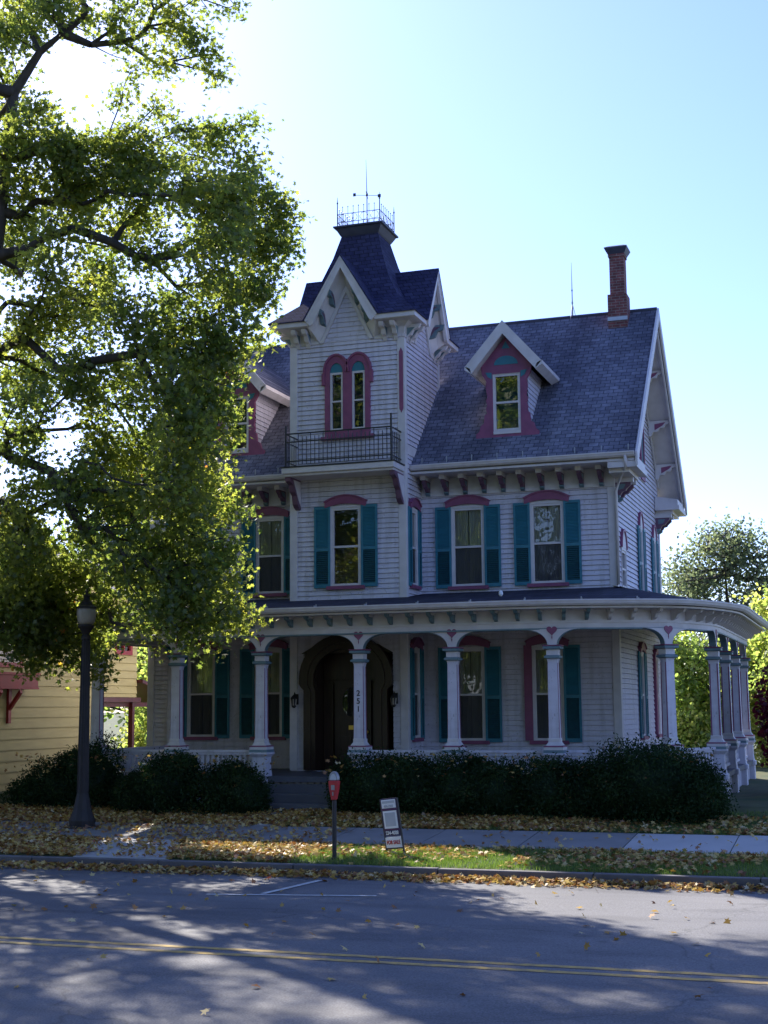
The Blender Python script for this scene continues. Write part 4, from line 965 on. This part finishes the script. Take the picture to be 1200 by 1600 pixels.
for i, (x, y) in enumerate(colsXY):
    cm = column(x, y, i, left=i > 0, right=i < len(colsXY) - 1)
    if i == 3:
        for k, ch_ in enumerate('251'):
            M = Matrix.Translation((x, y - .112, 2.92 - k * .17)) @ Matrix.Rotation(R(90), 4, 'X')
            text_mesh('house_number', ch_, .17, M, 'lamp_iron', cm)
# side beam and pilaster at the left end
b = MB(); b.box(-17.0, -16.8, 28.8, 32.44, 4.2, 4.56); b.build('porch_beam', 'white_trim', house)
b = MB(); b.box(-17.0, -16.78, 32.3, 32.46, 1.72, 3.8); b.box(-17.05, -16.73, 32.26, 32.46, 3.78, 3.88); b.box(-17.05, -16.73, 32.26, 32.46, 1.15, 1.72); b.build('pilaster', 'siding', house)
b = MB(Frame((-16.9, 0, 0), (0, 1, 0), (-1, 0, 0))); b.uz([(32.3, 4.2)] + [(32.3 - .5 + .5 * math.cos(R(t)), 3.87 + .33 * math.sin(R(t))) for t in range(0, 91, 10)], -.07, .07); b.uz([(28.8, 4.2)] + [(28.8 + .5 - .5 * math.cos(R(t)), 3.87 + .33 * math.sin(R(t))) for t in range(0, 91, 10)], -.07, .07); b.build('arch_brace', 'teal', house)
# floor, ceiling, steps, skirt
FO = offset(PE, .16); b = MB(); fl = FO + [(XRt, 39.6), (XRt, WY), (-9, WY), (-9, 31.19), (-14, 31.19), (-14, WY), (-17.6, WY), (-17.06, 28.54)]
fl = [(-17.1, 28.54)] + FO[1:-1] + [(FO[-1][0], 39.6), (XRt + .04, 39.6), (XRt + .04, WY - .04), (-17.1, WY - .04)]
b.ud(fl, 1.03, 1.14); b.build('porch_floor', 'porch_floor', house)
b = MB(); b.ud([(x, y) for x, y in fl], 4.655, 4.665); b.build('porch_ceiling', 'porch_ceiling', house)
b = MB()
sk = offset(PE, .06)
for a, c in zip(sk, sk[1:]):
    L = math.hypot(c[0] - a[0], c[1] - a[1]); n = int(L / .16); tx, ty = (c[0] - a[0]) / L, (c[1] - a[1]) / L
    b.F = Frame((a[0], a[1], 0), (tx, ty, 0), (ty, -tx, 0))
    for k in range(n): b.box(k * .16, k * .16 + .12, -.02, .0, .45, 1.03)
b.F = WF; b.build('porch_skirt', 'siding', house)
b = MB(); b.box(-12.55, -10.7, 28.28, 28.6, .5, .98); b.box(-12.55, -10.7, 27.96, 28.28, .4, .80); b.box(-12.55, -10.7, 27.64, 27.96, .4, .62); b.build('porch_steps', 'porch_floor', house, bevel=.01)
# balustrades between pedestals, none at the steps (between columns 2 and 3)
def balustrade(p, q):
    L = math.hypot(q[0] - p[0], q[1] - p[1]); tx, ty = (q[0] - p[0]) / L, (q[1] - p[1]) / L
    F = Frame((p[0], p[1], 0), (tx, ty, 0), (ty, -tx, 0)); b = MB(F)
    b.box(.2, L - .2, -.07, .07, 1.66, 1.71); b.box(.2, L - .2, -.045, .045, 1.60, 1.66); b.box(.2, L - .2, -.04, .04, 1.22, 1.28)
    n = int((L - .4) / .13)
    for k in range(n):
        u = .2 + (L - .4) * (k + .5) / n; pts = [(.02, 1.28), (.045, 1.33), (.05, 1.38), (.02, 1.45), (.045, 1.52), (.02, 1.6)]
        b.uz([(u + r, z) for r, z in pts] + [(u - r, z) for r, z in reversed(pts)], -.015, .015)
    return b.build('balustrade', 'siding', house)
for i in range(len(colsXY) - 1):
    if i != 2: balustrade(colsXY[i], colsXY[i + 1])
balustrade((-16.9, 32.4), (-16.9, 28.7))

# ================================================================== YELLOW HOUSE on the left
yh = empty('yellow_house', (-23, 30, .6), 'yellow clapboard house with red window trim at the left edge behind the maple', 'house')
FY = Frame((-20.5, 0, 0), (0, 1, 0), (1, 0, 0))
siding(FY, 24, 34.9, .3, 6.6, [], 'wall', yh, .27, .03, 'yellow_siding')
siding(FY, 34.9, 37.0, 2.98, 6.0, [(35.75, 36.6, 4.25, 5.4)], 'wall', yh, .22, .03, 'yellow_siding')
b = MB(); b.box(-31, -20.51, 24, 34.9, .2, 6.6); b.build('body', 'yellow_siding', yh)
b = MB(); b.box(-26, -20.53, 36.95, 37.0, 2.98, 6.0); b.box(-26, -20.53, 34.9, 37.0, 2.92, 2.98); b.build('rear_storey', 'yellow_siding', yh)
b = MB(); b.prism([(-31.5, 23.4, 6.5), (-20.1, 23.4, 6.5), (-25.7, 23.4, 8.6)], [(-31.5, 35.5, 6.5), (-20.1, 35.5, 6.5), (-25.7, 35.5, 8.6)]); b.build('roof', 'roof_shingle', yh)
b = MB(); b.prism([(-26.5, 34.9, 5.95), (-20.2, 34.9, 5.95), (-23, 34.9, 6.9)], [(-26.5, 37.4, 5.95), (-20.2, 37.4, 5.95), (-23, 37.4, 6.9)]); b.build('roof', 'roof_shingle', yh)
b = MB(FY); b.ring([(35.7, 4.2), (36.65, 4.2), (36.65, 5.5), (35.7, 5.5)], [(35.82, 4.32), (36.53, 4.32), (36.53, 5.38), (35.82, 5.38)], -.03, .06); b.box(36.15, 36.2, 0, .05, 4.32, 5.38); yw = b.build('window', 'red_paint', yh)
b = MB(FY); b.box(35.8, 36.55, -.01, .0, 4.3, 5.4); b.build('pane', 'glass', yw); b = MB(FY); b.box(35.82, 36.0, -.1, -.08, 4.3, 5.4); b.build('curtain', 'curtain', yw)
b = MB(FY); b.box(34.9, 37.2, -.06, .05, 2.84, 2.97); b.box(36.8, 36.93, -.14, 0, .5, 2.84); b.box(39.6, 39.75, -.2, 0, .5, 2.84); b.box(34.95, 39.75, -.2, -.1, 2.7, 2.83); b.build('porch_post', 'dark_red', yh)
b = MB(); b.prism([(-20.3, 37.02, 3.5), (-20.3, 40, 2.9), (-20.3, 40, 2.8), (-20.3, 37.02, 3.4)], [(-24, 37.02, 3.5), (-24, 40, 2.9), (-24, 40, 2.8), (-24, 37.02, 3.4)]); b.build('porch_roof', 'dark_red', yh)
# window box on brackets
b = MB(FY); b.box(29.3, 31.15, .03, .42, 3.2, 3.52); b.box(29.25, 31.2, .03, .46, 3.5, 3.56); b.box(29.28, 31.17, .03, .44, 3.15, 3.2)
for u in (29.5, 30.35): b.box(u, u + .12, .03, .10, 2.3, 3.15); b.prism([(u + .01, .10, 2.62), (u + .11, .10, 2.62), (u + .11, .10, 2.75), (u + .01, .10, 2.75)], [(u + .01, .42, 3.05), (u + .11, .42, 3.05), (u + .11, .40, 3.15), (u + .01, .40, 3.15)])
b.build('window_box', 'red_paint', yh)
b = MB(FY); b.ring([(29.4, 3.7), (31.0, 3.7), (31.0, 5.4), (29.4, 5.4)], [(29.52, 3.82), (30.88, 3.82), (30.88, 5.28), (29.52, 5.28)], 0, .07); yw = b.build('window', 'red_paint', yh); b = MB(FY); b.box(29.5, 30.9, .03, .04, 3.8, 5.3); b.build('pane', 'glass', yw)

# ================================================================== STREET FURNITURE
def street_lamp(x, y, z):
    root = empty('street_lamp', (x, y, z), 'tall dark iron street lamp with fluted flared base and pale urn globe', 'street lamp')
    b = MB(Frame((x, y, z))); n = 12
    b.lathe(0, 0, [(.29, 0), (.29, .06), (.25, .1), (.26, .2), (.23, .28), (.18, .42), (.16, .52), (.13, .66), (.12, .72)], n); b.build('base', 'lamp_iron', root)
    b = MB(Frame((x, y, z)))
    b.lathe(0, 0, [(.115, .72), (.11, .9), (.10, 2.0), (.085, 3.2), (.08, 3.78), (.095, 3.8), (.095, 3.86), (.07, 3.9), (.11, 3.98), (.15, 4.04), (.17, 4.06), (.17, 4.1), (.1, 4.1)], 16)
    for k in range(12):
        th = 2 * math.pi * k / 12; b.tube([(.112 * math.cos(th), .112 * math.sin(th), .75), (.082 * math.cos(th), .082 * math.sin(th), 3.75)], .009, 4)
    b.build('pole', 'lamp_iron', root)
    b = MB(Frame((x, y, z))); b.lathe(0, 0, [(.13, 4.1), (.175, 4.18), (.195, 4.3), (.20, 4.40), (.19, 4.43)], 20); b.build('globe', 'globe', root, smooth=True)
    b = MB(Frame((x, y, z))); b.lathe(0, 0, [(.215, 4.43), (.21, 4.46), (.13, 4.50), (.11, 4.56), (.07, 4.60), (.06, 4.66), (.075, 4.68), (.03, 4.74), (.012, 4.84)], 16); b.build('finial', 'lamp_iron', root)
street_lamp(-15.02, 25.0, gz(25) - .05)
# parking meter
mx, my = -8.39, 21.8; mz = gz(21.8)
root = empty('parking_meter', (mx, my, mz), 'parking meter with rounded red head on a thin dark pole at the kerb', 'parking meter')
b = MB(); b.tube([(mx, my, mz - .02), (mx, my, mz + .95)], .038, 10); b.lathe(mx, my, [(.06, mz), (.055, mz + .04)], 10); b.build('pole', 'iron', root)
F = Frame((mx, my, mz), (1, 0, 0), (0, -1, 0)); b = MB(F)
prof = [(.036, .96), (.045, 1.01), (.070, 1.12), (.083, 1.22), (.086, 1.27)]
b.uz([(r, z) for r, z in prof] + [(-r, z) for r, z in reversed(prof)], -.06, .06); b.build('meter_body', 'meter_red', root, bevel=.012)
b = MB(F); b.uz([(.082, 1.275)] + arc(0, 1.275, .082, .145, 0, 180, 12)[1:], -.05, .05); hd_ = b.build('meter_dome', 'meter_grey', root, bevel=.01)
b = MB(F); b.uz([(.055, 1.28)] + arc(0, 1.28, .055, .10, 0, 180, 12)[1:], .05, .056); b.build('meter_window', 'sign_grey', hd_)
b = MB(F); b.box(-.03, .03, .06, .07, 1.12, 1.2); b.box(-.01, .01, .06, .072, 1.03, 1.09); b.build('coin_plate', 'meter_grey', root)
# for-sale sign: panels in a leaning frame
sx_, sy_, sz_ = -7.60, 22.6, gz(22.6)
root = empty('for_sale_sign', (sx_, sy_, sz_), 'small leaning for sale yard sign with blue and white stacked panels on the verge', 'sign')
lean = R(7); rotz = R(-28)
SM = Matrix.Translation((sx_, sy_, sz_)) @ Matrix.Rotation(rotz, 4, 'Z') @ Matrix.Rotation(-R(-6.5), 4, 'Y').inverted() @ Matrix.Rotation(R(4), 4, 'X')
class SF:
    def __call__(s, u, d, z): return SM @ Vector((u, -d, z))
SFi = SF(); hwid = .205
b = MB(SFi)
for s in (-1, 1): b.box(s * hwid - .012, s * hwid + .012, -.012, .012, -.1, .93)
b.box(-hwid, hwid, -.012, .012, .10, .125); b.build('sign_frame', 'iron', root)
def panel(z0, z1, mat, name, d=.014, hw=None, par=root):
    b = MB(SFi); w_ = hw or (hwid - .013); b.box(-w_, w_, .0 if d < .02 else .015, d, z0, z1); return b.build(name, mat, par)
p1 = panel(.315, .935, 'sign_blue', 'sign_board'); p2 = panel(.125, .295, 'sign_white', 'for_sale_panel')
panel(.775, .915, 'sign_white', 'name_panel', .019, .17, p1); panel(.745, .760, 'sign_purple', 'stripe', .019, .19, p1); panel(.44, .73, 'sign_white', 'picture_panel', .019, .165, p1)
panel(.475, .70, 'sign_grey', 'print', .022, .125, p1); panel(.415, .43, 'sign_purple', 'stripe', .019, .19, p1)
def stext(t, z, size, mat, par, d=.024, sx=1):
    M = SM @ Matrix.Translation((0, -d, z)) @ Matrix.Rotation(R(90), 4, 'X'); return text_mesh('lettering', t, size, M, mat, par, sx, .002)
stext('234-4008', .365, .085, 'sign_white', p1, .02, .95); stext('FOR SALE', .21, .09, 'sign_red', p2, .02, .85)
stext('404-1941', .805, .06, 'sign_grey', p1, .024, 1.0)
q = MB(SFi); q.box(-.15, .15, .0195, .023, .855, .895); q.build('print', 'sign_grey', p1)

# ================================================================== VEGETATION
CL = [(-17.04,25.00,17.65,0.70),(-15.74,25.00,17.79,0.64),(-14.31,25.00,17.32,0.64),(-13.76,26.00,17.63,0.61),(-13.13,26.00,17.00,0.46),(-12.84,26.00,16.44,0.27),(-13.99,26.00,16.92,0.36),(-17.25,25.00,16.64,0.47),(-16.75,24.00,16.83,0.45),(-15.74,24.00,17.37,0.45),(-14.14,25.00,16.34,0.26),(-14.59,25.00,15.62,0.29),(-14.05,26.00,15.82,0.34),(-15.82,24.00,14.82,0.56),(-15.03,24.00,14.01,0.62),(-14.41,25.00,14.59,0.47),(-13.64,25.00,14.27,0.64),(-13.26,26.00,14.75,0.67),(-12.50,26.00,15.00,0.43),(-11.97,26.00,15.13,0.24),(-16.43,24.00,14.35,0.56),(-15.00,25.00,13.39,0.70),(-13.78,25.00,13.23,0.70),(-12.09,24.00,12.92,0.67),(-11.71,25.00,13.10,0.58),(-11.51,26.00,13.15,0.55),(-11.15,26.00,13.03,0.32),(-11.36,26.00,12.22,0.46),(-16.42,25.00,13.43,0.64),(-17.71,26.00,12.75,0.61),(-15.27,24.00,11.70,0.62),(-15.41,26.00,12.48,0.61),(-13.46,25.00,11.94,0.58),(-11.65,24.00,11.55,0.67),(-11.73,26.00,11.63,0.49),(-16.66,25.00,10.89,0.70),(-16.02,26.00,11.24,0.73),(-13.62,24.00,10.45,0.67),(-13.52,26.00,11.12,0.67),(-11.98,25.00,10.56,0.64),(-11.80,26.00,10.39,0.34),(-17.28,26.00,9.76,0.67),(-14.91,24.00,9.52,0.56),(-14.88,26.00,9.84,0.67),(-12.74,24.00,9.20,0.67),(-12.33,25.00,9.52,0.64),(-11.97,25.00,8.83,0.47),(-16.06,24.00,8.02,0.56),(-14.59,25.00,8.50,0.64),(-14.24,26.00,8.39,0.67),(-12.24,24.00,7.88,0.65),(-12.17,25.00,8.06,0.41),(-16.39,25.00,7.13,0.70),(-14.56,24.00,7.01,0.67),(-14.68,26.00,7.18,0.73),(-12.57,24.00,6.77,0.67),(-12.72,26.00,7.06,0.55),(-12.21,26.00,6.77,0.29),(-15.99,24.00,5.80,0.67),(-16.05,26.00,6.01,0.73),(-13.67,24.00,5.69,0.67),(-13.75,26.00,5.90,0.73),(-12.29,25.00,5.74,0.64),(-12.20,26.00,5.70,0.34),(-16.77,25.00,4.73,0.70),(-16.33,26.00,4.92,0.61),(-14.94,26.00,4.94,0.49),(-12.95,24.00,4.67,0.58),(-12.49,25.00,4.79,0.64),(-12.19,26.00,4.59,0.44),(-11.72,26.00,4.48,0.19),(-12.77,25.00,4.10,0.35),(-12.21,25.00,3.96,0.21),(-16.15,26.3,3.88,0.45),(-15.81,27.00,3.99,0.44),(-15.88,27.00,3.50,0.28),(-16.38,26.00,4.32,0.41),(-17.3,26.0,4.4,.55),(-16.95,26.1,3.85,.42),(-17.6,25.6,4.7,.6),(-17.3,25.9,5.4,.6),(-17.9,26,6.4,.65),(-13.62,25.00,4.18,0.26)]
rg_ = np.random.default_rng(3); FILL = []
for i_, a_ in enumerate(CL):
    for b_ in CL[i_ + 1:]:
        d_ = math.dist(a_[:3], b_[:3]); zm_ = (a_[2] + b_[2]) / 2
        if .9 < d_ < 2.1 and zm_ < 14.4 and a_[3] > .4 and b_[3] > .4 and rg_.uniform() < .6:
            FILL.append(((a_[0] + b_[0]) / 2, (a_[1] + b_[1]) / 2 + rg_.uniform(-.4, .4), zm_, .5, .9))
HID = []
for x_, y_ in ((-19, 24), (-21, 25.5), (-19.5, 21.5), (-22.5, 23), (-19, 27.5), (-21.5, 27.8), (-24, 26)):
    for z_ in (6.5, 9, 11.5, 14, 16.5): HID.append((x_ + rg_.uniform(-.7, .7), y_ + rg_.uniform(-.7, .7), z_ + rg_.uniform(-.6, .6), 1.35, .40))
HID += [(x_, y_, z_, 1.15, .5) for x_, y_, z_ in ((-16.5, 24.5, 19.6), (-14.3, 25.5, 19.2), (-18.5, 26.5, 19.5), (-12.9, 26.5, 19.0), (-15.5, 26.5, 21.4), (-17.5, 23.5, 21.5), (-13, 27, 20.6), (-18.8, 22.5, 18.8), (-17.5, 20.5, 12), (-20, 24.5, 20.5), (-14.8, 23, 21), (-11.9, 27.6, 20), (-19.5, 21, 17), (-17, 21, 15.5), (-21.5, 23, 18.5))]
trunk_pts = [(-21.3, 25.2, .1), (-21.1, 25.1, 1.2), (-20.8, 25, 2.6), (-20.3, 24.9, 4), (-19.7, 24.8, 5.6), (-19.0, 24.7, 7.2), (-18.3, 24.6, 8.8), (-17.6, 24.5, 10.4), (-17.15, 24.5, 12.2), (-17.04, 24.5, 13.2), (-16.92, 24.5, 14.47), (-16.78, 24.5, 15.82), (-16.23, 24.6, 16.7), (-15.73, 24.7, 17.1)]
trunk_r = [.40, .34, .30, .27, .25, .22, .20, .18, .165, .15, .13, .11, .08, .05]
tree('maple_tree', 'large green maple with leaning trunk and hanging crown filling the left of the picture', 'tree', trunk_pts, CL + FILL + HID, 4100, 34, .118, 'maple_leaf', 11, spread=.32, trunk_r=trunk_r)
# background trees
def bg_tree(label, x, y, h, r, seed, n=260, lp=26, leaf=.28, mat='far_leaf', group='trees behind the houses', zb=None, bias=0.1, k=26):
    rg = np.random.default_rng(seed); zb = zb if zb is not None else h * .25; cl = []
    for i in range(k):
        t = rg.uniform(0, 1); z = zb + (h - zb) * t; rr = r * math.sqrt(max(.08, 1 - (2 * t - .8) ** 2 / 1.6)); a = rg.uniform(0, 6.28); q = rr * rg.uniform(.2, .9)
        cl.append((x + q * math.cos(a), y + q * math.sin(a), z, r * rg.uniform(.16, .36)))
    g0 = .7; tr = [(x, y, g0 - .2), (x + .1, y, g0 + h * .15), (x, y + .1, h * .4), (x + .1, y, h * .6), (x, y, h * .85)]
    tr_r = [r * .07, r * .055, r * .045, r * .03, r * .012]
    return tree('broadleaf_tree', label, 'tree', tr, cl, n, lp, leaf, mat, seed, group, spread=.8 * r / 4, shape=LEAF6, trunk_r=tr_r, tint_bias=bias, r_tip=.012, step=.8)
bg_tree('pale green tree with a thin open crown standing above the porch roof at right', -5.3, 58, 9.4, 3.3, 21, 1100, 19, .13, 'pale_leaf', bias=.05, k=60)
bg_tree('low leafy tree seen between the two right front porch columns', -4.9, 47, 4.9, 2.4, 22, 500, 48, .13, zb=.8, bias=.3)
bg_tree('bright green tree at the right edge behind the red bush', -2.0, 46, 6.0, 2.2, 23, 420, 44, .13, zb=1.0, bias=.35)
bg_tree('tree between the yellow house and the white porch', -24.8, 47, 7.5, 2.6, 24, 420, 46, .14, zb=.9, bias=.25)
bg_tree('low leafy tree under the red rear porch of the yellow house', -21.8, 43.0, 4.8, 2.5, 25, 560, 50, .13, zb=.6, bias=.35)
bg_tree('tall tree behind the yellow house roof', -29, 52, 12, 4.2, 26, 300, 30, .3)
shrub('red_bush', 'dark burgundy leafed bush at the right edge beside the porch', 'bush', [(-1.5, 32.8, 2.3, .8, .8, 1.2), (-1.3, 33.1, 1.3, .6, .6, .9)], 5000, .10, 'red_leaf', 31, core=.6, shape=LEAF6, rag=.14)
# evergreen foundation shrubs
HG = 'evergreen shrubs in front of the porch'
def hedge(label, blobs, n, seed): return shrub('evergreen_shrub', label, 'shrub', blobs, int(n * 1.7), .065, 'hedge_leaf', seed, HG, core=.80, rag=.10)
hedge('big rounded evergreen shrub before the right porch corner', [(-3.95, 27.4, .98, 1.15, .9, .90), (-4.6, 27.5, .82, .8, .75, .8), (-3.3, 27.5, .82, .62, .75, .74)], 26000, 41)
hedge('evergreen shrub in the right row, next to the big rounded one', [(-6.1, 27.55, .88, .8, .65, .70), (-5.5, 27.6, .8, .7, .6, .68)], 14000, 42)
hedge('evergreen shrub in the right row, second from the porch steps', [(-7.8, 27.6, .9, .85, .65, .72), (-7.0, 27.55, .82, .8, .6, .66), (-7.5, 27.6, 1.3, .4, .35, .3)], 14000, 43)
hedge('evergreen shrub in the right row, closest to the porch steps and behind the meter', [(-9.6, 27.6, .9, .9, .65, .70), (-8.8, 27.6, .86, .7, .6, .7), (-10.35, 27.7, .8, .40, .5, .62), (-9.2, 27.6, 1.3, .4, .35, .3)], 17000, 44)
hedge('evergreen shrub left of the porch steps with a sunlit top', [(-12.5, 27.2, .78, .55, .55, .60), (-13.0, 27.3, .84, .62, .6, .66), (-12.75, 27.3, 1.2, .3, .3, .3)], 11000, 45)
hedge('evergreen shrub before the second porch column from the left', [(-14.3, 27.3, .9, .66, .6, .76), (-15.1, 27.4, .65, .5, .5, .6), (-14.0, 27.4, 1.35, .35, .3, .3)], 14000, 46)
hedge('dark spreading evergreen shrub behind the street lamp', [(-17.2, 27.9, .8, .9, .7, .75), (-16.4, 27.8, .98, .66, .65, .86), (-17.0, 27.8, 1.35, .35, .35, .33), (-18.2, 28, .6, .5, .5, .5)], 17000, 47)

# ground cover
rg = np.random.default_rng(5)
def scatter(n, x0, x1, y0, y1, dens=None):
    x = rg.uniform(x0, x1, n); y = rg.uniform(y0, y1, n)
    if dens is not None: k = rg.uniform(0, 1, n) < dens(x, y); x, y = x[k], y[k]
    return x, y
def noise2(x, y): return .5 + .25 * np.sin(x * 1.7 + y * .9 + np.sin(y * 2.1)) + .25 * np.sin(x * 3.3 - y * 2.3 + np.sin(x * 1.1) * 2)
L_ = []
L_.append(scatter(10000, -22, 1, 20.35, 21.03, lambda x, y: np.clip((y - 20.35) / .6, 0, 1) ** 1.3 * np.where(x < -3, 1, .75)))
L_.append(scatter(22000, -22, 1, 21.22, 23.75, lambda x, y: np.where((np.abs(x + 12 + (y - 21.2) * .4) < .85), .22, 1) * np.where(x < -9, .95, np.where(x < -5.5, .30 * noise2(x, y) * 1.8 * np.clip((y - 21.6), .1, 1), .62 * noise2(x, y) * np.clip((y - 21.4), .2, 1) * 1.6))))
L_.append(scatter(5200, -22, 1, 23.75, 25.7, lambda x, y: np.where(x < -9.5, .95 * noise2(x, y) * 1.6, .06)))
L_.append(scatter(26000, -22, -1, 25.65, 27.6, lambda x, y: np.where(x < -5, .9, .35) * (.4 + .6 * noise2(x, y))))
L_.append(scatter(110, -14, 0, 16, 20.4)); L_.append(scatter(30, -10, 0, 9, 16))
X = np.concatenate([a[0] for a in L_]); Y = np.concatenate([a[1] for a in L_])
Z = np.array([(rz(y) if y < 21.04 else (.16 if y < 21.2 else gz(y) + (.025 if 23.8 < y < 25.66 else .02))) for y in Y]) + rg.uniform(.012, .045, len(Y)) + np.where((Y > 20.7) & (Y < 21.04), rg.uniform(0, .05, len(Y)), 0)
hx = rg.uniform(-18.3, -2.8, 420); hk = (hx < -11.9) | (hx > -10.7); hx = hx[hk]
X = np.concatenate([X, hx]); Y = np.concatenate([Y, 27.35 + rg.normal(size=len(hx)) * .3]); Z = np.concatenate([Z, 1.5 + rg.uniform(-.25, .18, len(hx)) + np.where(hx > -5, .25, 0)])
tag(leaves_mesh('fallen_leaves', np.stack([X, Y, Z], 1), .092, 'litter', None, LEAF5, 77, .9, flat=1.5, origin=np.array((-8., 22., 0.)), tint=np.clip(rg.beta(1.6, 1.8, len(X)), 0, 1)), kind='stuff')
GB = [scatter(85000, -13, 1, 21.22, 23.78, lambda x, y: np.where(np.abs(x + 12 + (y - 21.2) * .4) < 1.0, 0, 1) * np.where(x < -9, .45, 1) * (.35 + .65 * noise2(x, y))), scatter(26000, -11, 1, 25.7, 28.3)]
X = np.concatenate([a[0] for a in GB]); Y = np.concatenate([a[1] for a in GB]); n = len(X); Z = np.array([gz(y) for y in Y])
hh = rg.uniform(.035, .085, n); a = rg.uniform(0, 6.28, n); wv = .006; lx, ly = rg.normal(size=n) * .02, rg.normal(size=n) * .02
V = np.zeros((n, 3, 3)); V[:, 0] = np.stack([X + np.cos(a) * wv, Y + np.sin(a) * wv, Z - .01], 1); V[:, 1] = np.stack([X - np.cos(a) * wv, Y - np.sin(a) * wv, Z - .01], 1); V[:, 2] = np.stack([X + lx, Y + ly, Z + hh], 1)
me = bpy.data.meshes.new('grass'); me.vertices.add(n * 3); me.vertices.foreach_set('co', V.ravel()); me.loops.add(n * 3); me.loops.foreach_set('vertex_index', np.arange(n * 3, dtype=np.int32))
me.polygons.add(n); me.polygons.foreach_set('loop_start', (np.arange(n) * 3).astype(np.int32)); me.update(calc_edges=True)
t_ = me.attributes.new('tint', 'FLOAT', 'FACE'); t_.data.foreach_set('value', rg.uniform(0, 1, n).astype(np.float32)); me.materials.append(MATS['grass_blade'])
tag(link_mesh('grass', me), kind='stuff')
# trees on the camera's side of the street: they are what the window panes reflect
for i, (x, y) in enumerate(((-34, -6), (-25, -9), (-16, -12), (-7, -13), (2, -12), (11, -9), (20, -5))):
    bg_tree('tree across the street from the white house', x, y, 18 + i % 3 * 2, 5.8, 60 + i, 260, 40, .6, 'far_leaf', 'trees across the street', zb=2.5)
